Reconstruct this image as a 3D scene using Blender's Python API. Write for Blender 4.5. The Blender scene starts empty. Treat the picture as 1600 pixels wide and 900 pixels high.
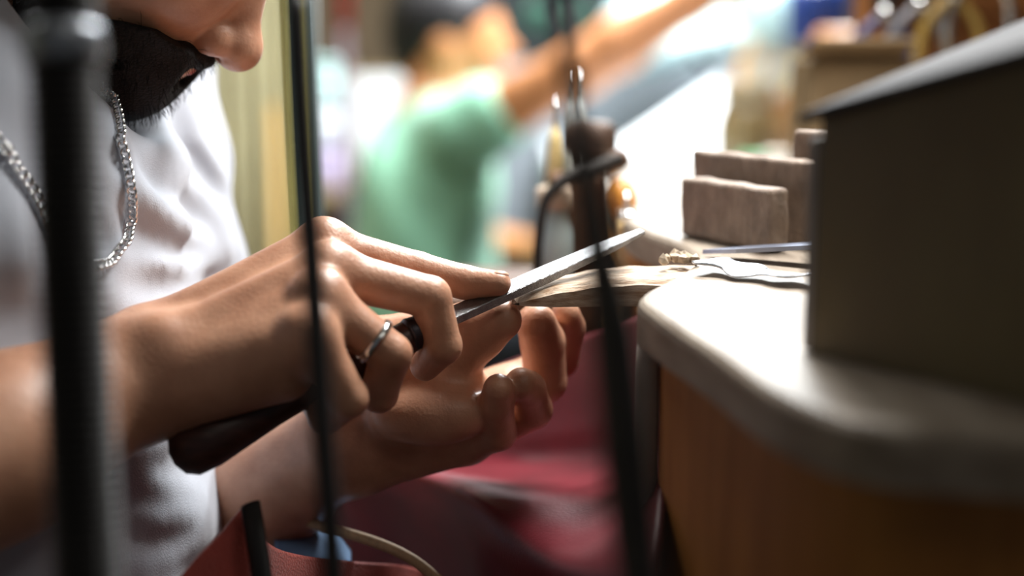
import bpy, bmesh, math, random
import numpy as np
from mathutils import Vector, Matrix

random.seed(7)
rng = np.random.default_rng(7)
scn = bpy.context.scene
COL = scn.collection

# ------------------------------------------------------------------ camera
HC = 1.06                       # camera height
PITCH = math.radians(10.2)
LENS = 50.0
K = 36.0 / LENS / 1600.0
cam_d = bpy.data.cameras.new('camera')
cam_d.lens = LENS
cam_d.sensor_width = 36.0
cam_d.clip_start = 0.01
cam_d.clip_end = 50
cam_d.dof.use_dof = True
cam_d.dof.focus_distance = 0.655
cam_d.dof.aperture_fstop = 2.5
cam = bpy.data.objects.new('camera', cam_d)
cam.location = (0, 0, HC)
cam.rotation_euler = (math.pi / 2 - PITCH, 0, 0)
COL.objects.link(cam)
scn.camera = cam
FW = np.array([0, math.cos(PITCH), -math.sin(PITCH)])
UP = np.array([0, math.sin(PITCH), math.cos(PITCH)])
RT = np.array([1.0, 0, 0])
CP = np.array([0, 0, HC])


def P(px, py, d):
    """point of the workshop seen at this place of the photograph, d metres deep"""
    return CP + d * (FW + RT * (px - 800) * K - UP * (py - 450) * K)


# ------------------------------------------------------------------ world, lamps, exposure
w = bpy.data.worlds.new('world')
scn.world = w
w.use_nodes = True
w.node_tree.nodes['Background'].inputs[0].default_value = (0.75, 0.78, 0.85, 1)
w.node_tree.nodes['Background'].inputs[1].default_value = 0.07


def area(name, loc, target, size, size_y, power, color):
    l = bpy.data.lights.new(name, 'AREA')
    l.shape = 'RECTANGLE'
    l.size, l.size_y, l.energy, l.color = size, size_y, power, color
    o = bpy.data.objects.new(name, l)
    o.location = loc
    v = Vector(target) - Vector(loc)
    o.rotation_euler = v.to_track_quat('-Z', 'Y').to_euler()
    COL.objects.link(o)
    return o


area('bench_lamp_light', (0.18, 0.86, 1.52), (-0.05, 0.66, 0.93), 0.42, 0.16, 12.0, (1.0, 0.97, 0.92))
area('far_bench_lamp_light', (0.34, 2.40, 1.90), (0.12, 2.35, 0.85), 0.9, 0.3, 76.0, (0.93, 0.98, 1.0))
area('curtain_fill_light', (-0.9, 1.9, 2.55), (-0.9, 2.1, 0), 1.2, 0.25, 27.0, (0.98, 0.97, 0.92))  # fill added to brighten the curtain, stands for no known fixture
area('box_front_fill_light', (0.9, -0.6, 2.5), (0.2, 0.3, 0.9), 1.2, 0.25, 3.5, (1.0, 0.93, 0.82))  # unseen warm fill added for the box front and bench apron

vs = scn.view_settings
vs.view_transform = 'Standard'
vs.look = 'None'
vs.exposure = 0.0
vs.gamma = 1.0
vs.use_curve_mapping = False


# ------------------------------------------------------------------ materials
def lin(c):
    return tuple(((v / 255) / 12.92 if v / 255 <= 0.04045 else ((v / 255 + 0.055) / 1.055) ** 2.4) for v in c)


MATS = {}


def mat(name, rgb, rough=0.6, metal=0.0, var=0.25, scale=40.0, bump=0.0, bscale=200.0, stretch=None,
        rgb2=None, sss=0.0, spec=0.5, trans=0.0, sheen=0.0, detail=4.0, emit=None):
    if name in MATS:
        return MATS[name]
    m = bpy.data.materials.new(name)
    m.use_nodes = True
    nt = m.node_tree
    b = nt.nodes['Principled BSDF']
    tc = nt.nodes.new('ShaderNodeTexCoord')
    mp = nt.nodes.new('ShaderNodeMapping')
    nt.links.new(tc.outputs['Object'], mp.inputs[0])
    if stretch:
        mp.inputs['Scale'].default_value = stretch
    nz = nt.nodes.new('ShaderNodeTexNoise')
    nz.inputs['Scale'].default_value = scale
    nz.inputs['Detail'].default_value = detail
    nt.links.new(mp.outputs[0], nz.inputs['Vector'])
    rp = nt.nodes.new('ShaderNodeValToRGB')
    c = np.array(lin(rgb))
    c2 = np.array(lin(rgb2)) if rgb2 is not None else np.clip(c * (1 + var), 0, 1)
    c1 = c if rgb2 is not None else c * (1 - var)
    rp.color_ramp.elements[0].position = 0.32
    rp.color_ramp.elements[1].position = 0.68
    rp.color_ramp.elements[0].color = (*c1, 1)
    rp.color_ramp.elements[1].color = (*c2, 1)
    nt.links.new(nz.outputs['Fac'], rp.inputs[0])
    nt.links.new(rp.outputs[0], b.inputs['Base Color'])
    b.inputs['Roughness'].default_value = rough
    b.inputs['Metallic'].default_value = metal
    b.inputs['Specular IOR Level'].default_value = spec
    if sss:
        b.inputs['Subsurface Weight'].default_value = sss
        b.inputs['Subsurface Radius'].default_value = (1.0, 0.35, 0.2)
        b.inputs['Subsurface Scale'].default_value = 0.006
    if trans:
        b.inputs['Transmission Weight'].default_value = trans
    if sheen:
        b.inputs['Sheen Weight'].default_value = sheen
    if emit:
        b.inputs['Emission Color'].default_value = (*lin(emit[0]), 1)
        b.inputs['Emission Strength'].default_value = emit[1]
    if bump:
        n2 = nt.nodes.new('ShaderNodeTexNoise')
        n2.inputs['Scale'].default_value = bscale
        n2.inputs['Detail'].default_value = 3
        nt.links.new(mp.outputs[0], n2.inputs['Vector'])
        bp = nt.nodes.new('ShaderNodeBump')
        bp.inputs['Strength'].default_value = bump
        bp.inputs['Distance'].default_value = 0.002
        nt.links.new(n2.outputs['Fac'], bp.inputs['Height'])
        nt.links.new(bp.outputs[0], b.inputs['Normal'])
    MATS[name] = m
    return m


M_SKIN = mat('skin_tan', (170, 123, 98), 0.42, rgb2=(195, 148, 121), scale=55, bump=0.14, bscale=520, sss=0.12)
M_SKIN2 = mat('skin_far', (196, 132, 86), 0.45, var=0.08, scale=14, sss=0.0)
M_LIP = mat('lip', (176, 92, 84), 0.4, var=0.15, scale=200)
M_NAIL = mat('nail', (216, 170, 148), 0.25, var=0.05, scale=100)
M_HAIR = mat('black_hair', (12, 9, 9), 0.7, spec=0.25, var=0.4, scale=300, bump=0.6, bscale=700)
M_HAIR2 = mat('far_hair', (30, 28, 32), 0.5, var=0.3, scale=40)
M_SHIRT = mat('white_cotton', (172, 178, 190), 0.9, var=0.03, scale=30, bump=0.25, bscale=1500, sheen=0.2)
M_GREEN = mat('green_cotton', (142, 200, 170), 0.9, var=0.08, scale=8, sheen=0.2)
M_STEEL = mat('file_steel', (150, 152, 156), 0.35, 0.9, var=0.2, scale=300, bump=0.4, bscale=1800)
M_SILVER = mat('silver', (225, 228, 230), 0.18, 1.0, var=0.06, scale=200)
M_HANDLE = mat('dark_handle', (62, 34, 28), 0.4, var=0.35, scale=60, stretch=(1, 6, 6))
M_PIN = mat('pin_wood', (156, 122, 92), 0.8, scale=150, stretch=(0.5, 2, 2), rgb2=(228, 212, 194), bump=0.4, bscale=400)
M_BENCH = mat('bench_wood', (124, 110, 96), 0.55, scale=30, stretch=(3, 0.5, 3), rgb2=(162, 150, 136), bump=0.15, bscale=150)
M_APRON = mat('apron_wood', (150, 94, 34), 0.6, scale=26, stretch=(3, 3, 0.4), rgb2=(172, 114, 50), bump=0.2, bscale=120)
M_BLOCK = mat('worn_block', (122, 106, 94), 0.7, scale=110, stretch=(1.6, 1.6, 0.8), rgb2=(150, 132, 118), bump=0.5, bscale=420, detail=8)
M_BOX = mat('olive_box', (100, 84, 62), 0.6, scale=14, stretch=(1, 1, 0.5), rgb2=(118, 106, 74), bump=0.1)
M_BOXLID = mat('grey_lid', (44, 42, 47), 0.8, spec=0.3, var=0.15, scale=20)
M_BOXSIDE_LIT = mat('box_side_lit', (150, 146, 145), 0.55, var=0.15, scale=20)  # paler than the box: light on its side put into the colour
M_RUBBER = mat('black_rubber', (26, 24, 25), 0.55, var=0.2, scale=50)
M_HOSE = mat('hose', (40, 36, 34), 0.5, var=0.2, scale=50)
M_LEATHER = mat('maroon_leather', (108, 18, 34), 0.46, var=0.2, scale=26, bump=0.08, bscale=500, spec=0.5, sheen=0.07)
M_SUEDE = mat('red_suede', (184, 80, 70), 0.7, var=0.18, scale=40, bump=0.5, bscale=900, sheen=0.4)
M_TAN = mat('tan_cord', (172, 142, 108), 0.7, var=0.15, scale=300)
M_BLUE = mat('blue_denim', (88, 116, 150), 0.9, var=0.2, scale=60)


# ------------------------------------------------------------------ object helpers
def mesh_obj(name, verts, faces, material, parent=None, smooth=True):
    me = bpy.data.meshes.new(name)
    me.from_pydata([tuple(map(float, v)) for v in verts], [], [tuple(map(int, f)) for f in faces])
    me.validate()
    me.update()
    if smooth:
        me.polygons.foreach_set('use_smooth', [True] * len(me.polygons))
    if material:
        me.materials.append(material)
    o = bpy.data.objects.new(name, me)
    COL.objects.link(o)
    if parent is not None:
        set_parent(o, parent)
    return o


def bm_obj(name, bm, material, parent=None, smooth=False):
    me = bpy.data.meshes.new(name)
    bm.normal_update()
    bm.to_mesh(me)
    bm.free()
    if smooth:
        me.polygons.foreach_set('use_smooth', [True] * len(me.polygons))
    if material:
        me.materials.append(material)
    o = bpy.data.objects.new(name, me)
    COL.objects.link(o)
    if parent is not None:
        set_parent(o, parent)
    return o


def set_parent(o, parent):
    """meshes are built in world coordinates; keep them there under their thing"""
    o.parent = parent
    o.matrix_parent_inverse = world_matrix(parent).inverted()


def world_matrix(o):
    m = Matrix.LocRotScale(o.location, o.rotation_euler, o.scale)
    if o.parent is not None:
        m = world_matrix(o.parent) @ o.matrix_parent_inverse @ m
    return m


def tag(o, label, cat, group=None, kind=None):
    o['label'] = label
    o['category'] = cat
    if group:
        o['group'] = group
    if kind:
        o['kind'] = kind
    return o


def thing(name, loc, label, cat, group=None):
    o = bpy.data.objects.new(name, None)
    o.empty_display_size = 0.02
    COL.objects.link(o)
    o.location = tuple(map(float, loc))
    return tag(o, label, cat, group)


def struct(o):
    o['kind'] = 'structure'
    return o


def box_bm(bm, size, center=(0, 0, 0), mtx=None, bevel=0.0, seg=2):
    r = bmesh.ops.create_cube(bm, size=1.0)
    vs_ = r['verts']
    bmesh.ops.scale(bm, vec=size, verts=vs_)
    if bevel:
        es = list({e for v in vs_ for e in v.link_edges})
        rr = bmesh.ops.bevel(bm, geom=es, offset=bevel, segments=seg, affect='EDGES', profile=0.5)
        vs_ = list({v for f in rr['faces'] for v in f.verts} | {v for v in vs_ if v.is_valid})
    bmesh.ops.translate(bm, vec=center, verts=vs_)
    if mtx is not None:
        bmesh.ops.transform(bm, matrix=mtx, verts=vs_)
    return vs_


def box_obj(name, size, center, material, parent=None, rotz=0.0, bevel=0.003, rot=None):
    bm = bmesh.new()
    m = Matrix.Translation(Vector([float(c) for c in center]))
    if rot is not None:
        m = m @ rot
    elif rotz:
        m = m @ Matrix.Rotation(rotz, 4, 'Z')
    box_bm(bm, size, (0, 0, 0), m, bevel)
    return bm_obj(name, bm, material, parent)


def frames(pts):
    pts = np.asarray(pts, float)
    n = len(pts)
    t = np.gradient(pts, axis=0)
    t /= np.linalg.norm(t, axis=1)[:, None] + 1e-12
    a = np.array([0, 1.0, 0]) if abs(t[0][1]) < 0.9 else np.array([1.0, 0, 0])
    us, vs_ = [], []
    u = np.cross(t[0], a)
    u /= np.linalg.norm(u)
    for i in range(n):
        u = u - t[i] * u.dot(t[i])
        u /= np.linalg.norm(u)
        us.append(u.copy())
        vs_.append(np.cross(t[i], u))
    return pts, t, np.array(us), np.array(vs_)


def tube_data(pts, radii, seg=12, flat=1.0):
    pts, t, us, vs_ = frames(pts)
    n = len(pts)
    radii = np.broadcast_to(np.asarray(radii, float), (n,))
    V, F = [], []
    for i in range(n):
        for k in range(seg):
            a = 2 * math.pi * k / seg
            V.append(pts[i] + radii[i] * (us[i] * math.cos(a) + vs_[i] * math.sin(a) * flat))
    for i in range(n - 1):
        for k in range(seg):
            k2 = (k + 1) % seg
            F.append((i * seg + k, i * seg + k2, (i + 1) * seg + k2, (i + 1) * seg + k))
    F.append(tuple(range(seg))[::-1])
    F.append(tuple((n - 1) * seg + k for k in range(seg)))
    return V, F


def spline(ctrl, n=60):
    c = np.asarray(ctrl, float)
    m = len(c)
    if m == 2:
        s = np.linspace(0, 1, n)[:, None]
        return c[0] * (1 - s) + c[1] * s
    e = np.vstack([2 * c[0] - c[1], c, 2 * c[-1] - c[-2]])
    out = []
    for s in np.linspace(0, m - 1 - 1e-9, n):
        i = int(s)
        f = s - i
        p0, p1, p2, p3 = e[i], e[i + 1], e[i + 2], e[i + 3]
        out.append(0.5 * (2 * p1 + (p2 - p0) * f + (2 * p0 - 5 * p1 + 4 * p2 - p3) * f * f + (3 * p1 - p0 - 3 * p2 + p3) * f ** 3))
    return np.array(out)


def tube_obj(name, ctrl, r, material, parent=None, n=60, seg=12, flat=1.0):
    pts = spline(ctrl, n)
    if np.ndim(r) > 0:
        r = np.interp(np.linspace(0, 1, n), np.linspace(0, 1, len(r)), r)
    V, F = tube_data(pts, r, seg, flat)
    return mesh_obj(name, V, F, material, parent)


def lathe_obj(name, a, b, prof, material, parent=None, seg=24):
    """prof: (t along a->b, radius)"""
    a, b = np.asarray(a, float), np.asarray(b, float)
    pts = np.array([a + (b - a) * t for t, r in prof])
    ax = (b - a) / np.linalg.norm(b - a)
    q = np.array([0, 1.0, 0]) if abs(ax[1]) < 0.9 else np.array([1.0, 0, 0])
    u = np.cross(ax, q)
    u /= np.linalg.norm(u)
    v = np.cross(ax, u)
    V, F = [], []
    for p, (t, r) in zip(pts, prof):
        for k in range(seg):
            an = 2 * math.pi * k / seg
            V.append(p + r * (u * math.cos(an) + v * math.sin(an)))
    for i in range(len(prof) - 1):
        for k in range(seg):
            k2 = (k + 1) % seg
            F.append((i * seg + k, i * seg + k2, (i + 1) * seg + k2, (i + 1) * seg + k))
    F.append(tuple(range(seg))[::-1])
    F.append(tuple((len(prof) - 1) * seg + k for k in range(seg)))
    return mesh_obj(name, V, F, material, parent)


def patch_obj(name, grid, material, parent=None, nu=48, nv=48, thick=0.003, noise=0.0):
    """smooth sheet through a grid of control points"""
    g = np.asarray(grid, float)
    rows = np.array([spline(r, nu) for r in g])
    full = np.array([spline(rows[:, j], nv) for j in range(nu)])      # nu, nv, 3
    if noise:
        ph = rng.random((6, 3)) * 6.28
        fr = rng.random((6, 3)) * 60 + 25
        for a in range(6):
            full[..., 2] += noise / 3 * np.sin(full[..., 0] * fr[a, 0] + full[..., 1] * fr[a, 1] + ph[a, 0])
    V = full.reshape(-1, 3)
    F = [(i * nv + j, (i + 1) * nv + j, (i + 1) * nv + j + 1, i * nv + j + 1) for i in range(nu - 1) for j in range(nv - 1)]
    o = mesh_obj(name, V, F, material, parent)
    s = o.modifiers.new('thickness', 'SOLIDIFY')
    s.thickness = thick
    s.offset = 0
    return o


# ------------------------------------------------------------------ implicit surfaces -> one continuous mesh
def smin(a, b, k):
    if k <= 0:
        return np.minimum(a, b)
    h = np.maximum(k - np.abs(a - b), 0) / k
    return np.minimum(a, b) - h * h * k * 0.25


class Cone:
    def __init__(s, a, b, ra, rb):
        s.a, s.b, s.ra, s.rb = np.asarray(a, float), np.asarray(b, float), ra, rb
        m = max(ra, rb)
        s.lo = np.minimum(s.a, s.b) - m
        s.hi = np.maximum(s.a, s.b) + m

    def __call__(s, p):
        ba = s.b - s.a
        t = np.clip((p - s.a) @ ba / max(ba @ ba, 1e-12), 0, 1)
        return np.linalg.norm(p - (s.a + t[:, None] * ba), axis=1) - (s.ra + t * (s.rb - s.ra))


class Ell:
    def __init__(s, c, r, ax=None):
        s.c, s.r = np.asarray(c, float), np.asarray(r, float)
        s.ax = np.eye(3) if ax is None else np.asarray(ax, float)     # rows are axes
        m = s.r.max()
        s.lo, s.hi = s.c - m, s.c + m

    def __call__(s, p):
        q = (p - s.c) @ s.ax.T
        k0 = np.linalg.norm(q / s.r, axis=1)
        k1 = np.linalg.norm(q / s.r ** 2, axis=1) + 1e-9
        return k0 * (k0 - 1) / k1


class Field:
    """ordered list of (primitive or Field, op, k)"""
    def __init__(s, pad=0.03):
        s.items = []
        s.pad = pad

    def add(s, prim, k=0.0, op='u'):
        s.items.append((prim, op, k))
        return s

    @property
    def lo(s):
        return np.min([i.lo for i, o, k in s.items if o == 'u'], axis=0)

    @property
    def hi(s):
        return np.max([i.hi for i, o, k in s.items if o == 'u'], axis=0)

    def __call__(s, p):
        d = np.full(len(p), 1.0)
        for prim, op, k in s.items:
            if op == 'f':
                d = prim(p, d)
                continue
            lo, hi = prim.lo - s.pad - k, prim.hi + s.pad + k
            m = np.all((p > lo) & (p < hi), axis=1)
            if not m.any():
                continue
            q = prim(p[m])
            if op == 'u':
                d[m] = smin(d[m], q, k)
            else:
                d[m] = -smin(-d[m], q, k)
        return d


def sdf_mesh(f, h, lo=None, hi=None, slack=1.0):
    lo = f.lo - 2 * h if lo is None else np.asarray(lo, float)
    hi = f.hi + 2 * h if hi is None else np.asarray(hi, float)
    C = 8
    nb = np.ceil((hi - lo) / (h * C)).astype(int)
    ii = np.stack(np.meshgrid(*[np.arange(n) for n in nb], indexing='ij'), -1).reshape(-1, 3)

    def chunked(pts):
        out = np.empty(len(pts))
        for i in range(0, len(pts), 400000):
            out[i:i + 400000] = f(pts[i:i + 400000])
        return out
    d = chunked(lo + (ii + 0.5) * h * C)
    ii = ii[np.abs(d) < h * C * 0.87 * 1.25 * slack + 0.002]
    sub = np.stack(np.meshgrid(*[np.arange(4)] * 3, indexing='ij'), -1).reshape(-1, 3)
    jj = (ii[:, None] * 4 + sub[None]).reshape(-1, 3)
    d = chunked(lo + (jj + 0.5) * h * 2)
    jj = jj[np.abs(d) < h * 2 * 0.87 * 1.35 * slack + 0.0005]
    s2 = np.stack(np.meshgrid(*[np.arange(2)] * 3, indexing='ij'), -1).reshape(-1, 3)
    cells = (jj[:, None] * 2 + s2[None]).reshape(-1, 3).astype(np.int64)
    N = nb * C + 2
    st = np.array([N[1] * N[2], N[2], 1], np.int64)
    ckey = np.sort(cells @ st)
    cc = np.stack([ckey // st[0], (ckey // st[1]) % N[1], ckey % N[2]], -1)
    off = np.array([[a, b, c] for a in (0, 1) for b in (0, 1) for c in (0, 1)], np.int64)
    corner_keys = ckey[:, None] + (off @ st)[None]
    uk, inv = np.unique(corner_keys, return_inverse=True)
    inv = inv.reshape(corner_keys.shape)
    up = np.stack([uk // st[0], (uk // st[1]) % N[1], uk % N[2]], -1)
    dv = chunked(lo + up * h)
    cd = dv[inv]
    neg = cd < 0
    act = neg.any(1) & (~neg).all(1) == False
    act = neg.any(1) & (~neg.all(1))
    cd, cc, ck, ai = cd[act], cc[act], ckey[act], inv[act]
    edges = [(0, 4), (1, 5), (2, 6), (3, 7), (0, 2), (1, 3), (4, 6), (5, 7), (0, 1), (2, 3), (4, 5), (6, 7)]
    acc = np.zeros((len(cd), 3))
    cnt = np.zeros(len(cd))
    for a, b in edges:
        x = (cd[:, a] < 0) != (cd[:, b] < 0)
        t = cd[x, a] / (cd[x, a] - cd[x, b])
        acc[x] += off[a] + (off[b] - off[a]) * t[:, None]
        cnt[x] += 1
    V = lo + (cc + acc / cnt[:, None]) * h
    F = []
    dirs = [(0, 4, 1, 2), (0, 2, 2, 0), (0, 1, 0, 1)]     # corner b of the edge, the two other axes
    for ax in range(3):
        b = [4, 2, 1][ax]
        o1, o2 = (ax + 1) % 3, (ax + 2) % 3
        s0 = cd[:, 0] < 0
        x = s0 != (cd[:, b] < 0)
        keys = ck[x]
        quad = []
        ok = np.ones(len(keys), bool)
        for da, db in ((0, 0), (1, 0), (1, 1), (0, 1)):
            kk = keys - da * st[o1] - db * st[o2]
            pos = np.searchsorted(ck, kk)
            pos = np.clip(pos, 0, len(ck) - 1)
            ok &= ck[pos] == kk
            quad.append(pos)
        q = np.stack(quad, -1)
        flip = s0[x]
        q = np.where(flip[:, None], q, q[:, ::-1])
        F.append(q[ok])
    return V, np.vstack(F)


def sdf_obj(name, f, h, material, parent=None, lo=None, hi=None, slack=1.0):
    V, F = sdf_mesh(f, h, lo, hi, slack)
    me = bpy.data.meshes.new(name)
    me.vertices.add(len(V))
    me.vertices.foreach_set('co', V.astype(np.float32).ravel())
    me.loops.add(len(F) * 4)
    me.loops.foreach_set('vertex_index', F.astype(np.int32).ravel())
    me.polygons.add(len(F))
    me.polygons.foreach_set('loop_start', (np.arange(len(F)) * 4).astype(np.int32))
    me.polygons.foreach_set('loop_total', np.full(len(F), 4, np.int32))
    me.update(calc_edges=True)
    me.polygons.foreach_set('use_smooth', np.ones(len(F), bool))
    me.materials.append(material)
    o = bpy.data.objects.new(name, me)
    COL.objects.link(o)
    if parent is not None:
        set_parent(o, parent)
    return o


def hit(f, px, py, d0=0.42, d1=1.1):
    """where the line of sight through this place of the photograph meets a surface"""
    dirv = P(px, py, 1.0) - CP
    ds = np.linspace(d0, d1, 700)
    v = f(CP + ds[:, None] * dirv)
    i = np.argmax(v < 0)
    return (CP + ds[i] * dirv, ds[i]) if v[i] < 0 else (None, None)


#@@SETTING
# ------------------------------------------------------------------ the room
BZ = HC - 0.109                 # height of the bench top


def plane_struct(name, verts, material):
    o = mesh_obj(name, verts, [(0, 1, 2, 3)], material, smooth=False)
    return struct(o)


M_FLOOR = mat('floor_concrete', (92, 84, 76), 0.7, var=0.2, scale=6)
M_WALL = mat('wall_brown', (122, 104, 82), 0.85, var=0.12, scale=5)
M_WALLL = mat('wall_yellow', (196, 186, 132), 0.85, var=0.08, scale=4)
M_CEIL = mat('ceiling_paint', (170, 165, 155), 0.9, var=0.05, scale=4)
plane_struct('floor', [(-3, -2, 0), (4, -2, 0), (4, 5, 0), (-3, 5, 0)], M_FLOOR)
plane_struct('ceiling', [(-3, -2, 2.8), (-3, 5, 2.8), (4, 5, 2.8), (4, -2, 2.8)], M_CEIL)
plane_struct('wall_back', [(-3, 4.2, 0), (4, 4.2, 0), (4, 4.2, 2.8), (-3, 4.2, 2.8)], M_WALL)
plane_struct('wall_left', [(-3, -2, 0), (-3, 5, 0), (-3, 5, 2.8), (-3, -2, 2.8)], M_WALLL)
plane_struct('wall_right', [(4, -2, 0), (4, -2, 2.8), (4, 5, 2.8), (4, 5, 0)], M_WALL)

#@@BENCH
# ------------------------------------------------------------------ near workbench
bench = thing('workbench', (0.4, 0.8, 0), 'worn pale wooden jeweller\'s workbench with rounded cut-out edge at right', 'workbench')
ctrl = [(0.9, 0.368), (0.30, 0.369), (0.16, 0.372), (0.135, 0.377), (0.1045, 0.386), (0.090, 0.402), (0.0785, 0.434), (0.0695, 0.484),
        (0.056, 0.55), (0.0535, 0.590), (0.074, 0.640), (0.090, 0.690), (0.088, 0.735), (0.076, 0.780), (0.071, 0.800), (0.066, 0.85), (0.060, 1.0), (0.055, 1.25)]
ol = spline([(a, b, 0) for a, b in ctrl], 110)[:, :2]
ol = list(ol) + [(0.9, 1.25)]


def prism(bm, outline, z0, z1, bevel=0.0):
    vs_ = [bm.verts.new((float(x), float(y), z0)) for x, y in outline]
    f = bm.faces.new(vs_)
    r = bmesh.ops.extrude_face_region(bm, geom=[f])
    vv = [g for g in r['geom'] if isinstance(g, bmesh.types.BMVert)]
    bmesh.ops.translate(bm, vec=(0, 0, z1 - z0), verts=vv)
    bmesh.ops.recalc_face_normals(bm, faces=bm.faces)
    if bevel:
        es = [e for e in bm.edges if all(abs(v.co.z - z1) < 1e-6 for v in e.verts)]
        bmesh.ops.bevel(bm, geom=es, offset=bevel, segments=3, affect='EDGES', profile=0.5)


bm = bmesh.new()
prism(bm, ol, BZ - 0.018, BZ, 0.005)
top = bm_obj('bench_top', bm, M_BENCH, bench)
bm = bmesh.new()
ins = [(x + 0.010, y + 0.012 * min(1.0, max(0.0, (0.46 - y) / 0.08))) for x, y in ol[:-1]] + [(0.89, 1.25)]
prism(bm, ins, BZ - 0.34, BZ - 0.0182)
bm_obj('apron', bm, M_APRON, bench)
M_POST = mat('post_grey', (186, 174, 164), 0.6, var=0.15, scale=40)
q = np.array([0.0575, 0.585, 0])
lathe_obj('corner_post', (q[0], q[1], BZ - 0.5), (q[0], q[1], BZ - 0.0182), [(0, 0.0045), (0.03, 0.005), (0.97, 0.005), (1, 0.0045)], M_POST, bench)
for lx, ly in ((0.18, 0.44), (0.84, 0.44), (0.14, 1.19), (0.84, 1.19)):
    box_obj('leg', (0.07, 0.07, BZ - 0.339), (lx, ly, (BZ - 0.341) / 2), M_APRON, bench)

# bench pin: lofted wedge
pin = thing('bench_pin', P(1000, 483, 0.668), 'pale worn wooden bench pin wedge under the file tip', 'bench pin')
secs = []
tops = [(0.0, 476), (0.010, 462), (0.022, 453), (0.036, 445), (0.056, 441), (0.080, 440), (0.110, 438)]
zb = P(900, 484, 0.648)[2]
for i, (x, py) in enumerate(np.column_stack([np.linspace(0, 0.11, 34), np.interp(np.linspace(0, 0.11, 34), [t[0] for t in tops], [t[1] for t in tops])])):
    zt = P(900, py, 0.648)[2]
    if x > 0.07:
        zt = min(zt, BZ + 0.001)
    wy = np.interp(x, [0, 0.006, 0.02, 0.05, 0.11], [0.006, 0.012, 0.017, 0.021, 0.023])
    yc = 0.655 + 0.010 * min(x / 0.05, 1) - 0.0
    zt += 0.00025 * math.sin(x * 330 + 1)
    zb_ = zb + (0.004 if i == 0 else 0)
    hw = wy
    b = 0.0025
    secs.append([(x, yc - hw, zb_), (x, yc - hw, zt - b), (x, yc - hw + b * 1.6, zt), (x, yc, zt + 0.0006), (x, yc + hw - b * 1.6, zt), (x, yc + hw, zt - b), (x, yc + hw, zb_)])
V = [v for s_ in secs for v in s_]
n = 7
F = []
for i in range(len(secs) - 1):
    for k in range(n):
        k2 = (k + 1) % n
        F.append((i * n + k, (i + 1) * n + k, (i + 1) * n + k2, i * n + k2))
F += [tuple(range(n)), tuple((len(secs) - 1) * n + k for k in range(n))[::-1]]
po = mesh_obj('pin_body', V, F, M_PIN, pin, smooth=True)
po.data.set_sharp_from_angle(angle=math.radians(28))

# curled scrap where the pin meets the bench, metal strips
def crumple(name, pts, wid, material, label, cat, thick=0.0008, wav=0.003, up=(0, 0, 1), group=None):
    c = spline(pts, 40)
    pts_, t, us, vs_ = frames(c)
    side = np.cross(t, np.array(up))
    side /= np.linalg.norm(side, axis=1)[:, None]
    V, F = [], []
    for i in range(40):
        for j in range(6):
            s_ = (j / 5 - 0.5) * wid * (0.8 + 0.2 * math.sin(i * 0.6))
            z = wav * math.sin(i * 0.21 + j * 0.35) * 0.6 + wav * 0.2 * math.sin(i * 0.5 - j * 0.4)
            V.append(c[i] + side[i] * s_ + np.array([0, 0, z + wav]))
    F = [(i * 6 + j, (i + 1) * 6 + j, (i + 1) * 6 + j + 1, i * 6 + j + 1) for i in range(39) for j in range(5)]
    o = mesh_obj(name, V, F, material)
    m = o.modifiers.new('t', 'SOLIDIFY')
    m.thickness = thick
    return tag(o, label, cat, group)


M_FOIL = mat('foil', (215, 222, 232), 0.28, 0.85, var=0.1, scale=120, bump=0.6, bscale=160)
crumple('metal_strip', [(0.088, 0.648, BZ + 0.001), (0.105, 0.630, BZ + 0.001), (0.125, 0.612, BZ + 0.001), (0.150, 0.60, BZ + 0.001)], 0.020, M_FOIL,
        'crumpled silvery metal strip lying on the bench beside the pin', 'metal strip')
M_FILINGS = mat('scrap', (176, 160, 140), 0.6, 0.3, var=0.3, scale=200)
bm = bmesh.new()
for i in range(14):
    c = np.array([0.083, 0.672, BZ + 0.003]) + rng.normal(0, 1, 3) * np.array([0.006, 0.005, 0.0])
    r = bmesh.ops.create_icosphere(bm, subdivisions=1, radius=0.0028)
    for v in r['verts']:
        v.co = Vector(c) + v.co * (0.7 + 0.6 * random.random())
tag(bm_obj('scrap_heap', bm, M_FILINGS), 'tiny heap of pale filings where the pin meets the bench', 'filings', kind='stuff')

# lower tool blade lying on the bench, pointing at the pin
M_BLADE = mat('blade_blue', (150, 158, 178), 0.3, 0.8, var=0.1, scale=80)
bl = thing('bench_knife', (0.10, 0.69, BZ), 'flat bluish steel scraper lying on the bench below the wooden blocks', 'scraper')
bm = bmesh.new()
A, B_ = np.array([0.094, 0.694, BZ + 0.0012]), np.array([0.152, 0.66, BZ + 0.010])
dirv = (B_ - A) / np.linalg.norm(B_ - A)
sd = np.cross(dirv, [0, 0, 1.0])
pts = [A, A + dirv * 0.02 + sd * 0.006, B_ + sd * 0.008, B_ - sd * 0.008, A + dirv * 0.02 - sd * 0.006]
lo_ = [bm.verts.new(p) for p in pts]
hi_ = [bm.verts.new(p + np.array([0, 0, 0.0022])) for p in pts]
bm.faces.new(lo_[::-1]); bm.faces.new(hi_)
for i in range(5):
    bm.faces.new((lo_[i], lo_[(i + 1) % 5], hi_[(i + 1) % 5], hi_[i]))
bm_obj('blade', bm, M_BLADE, bl)
lathe_obj('handle', B_ - dirv * 0.006 + np.array([0, 0, 0.001]), B_ + dirv * 0.085 + np.array([0, 0, 0.004]), [(0, 0.004), (0.05, 0.006), (0.5, 0.009), (0.9, 0.008), (1, 0.003)], M_HANDLE, bl)


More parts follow.
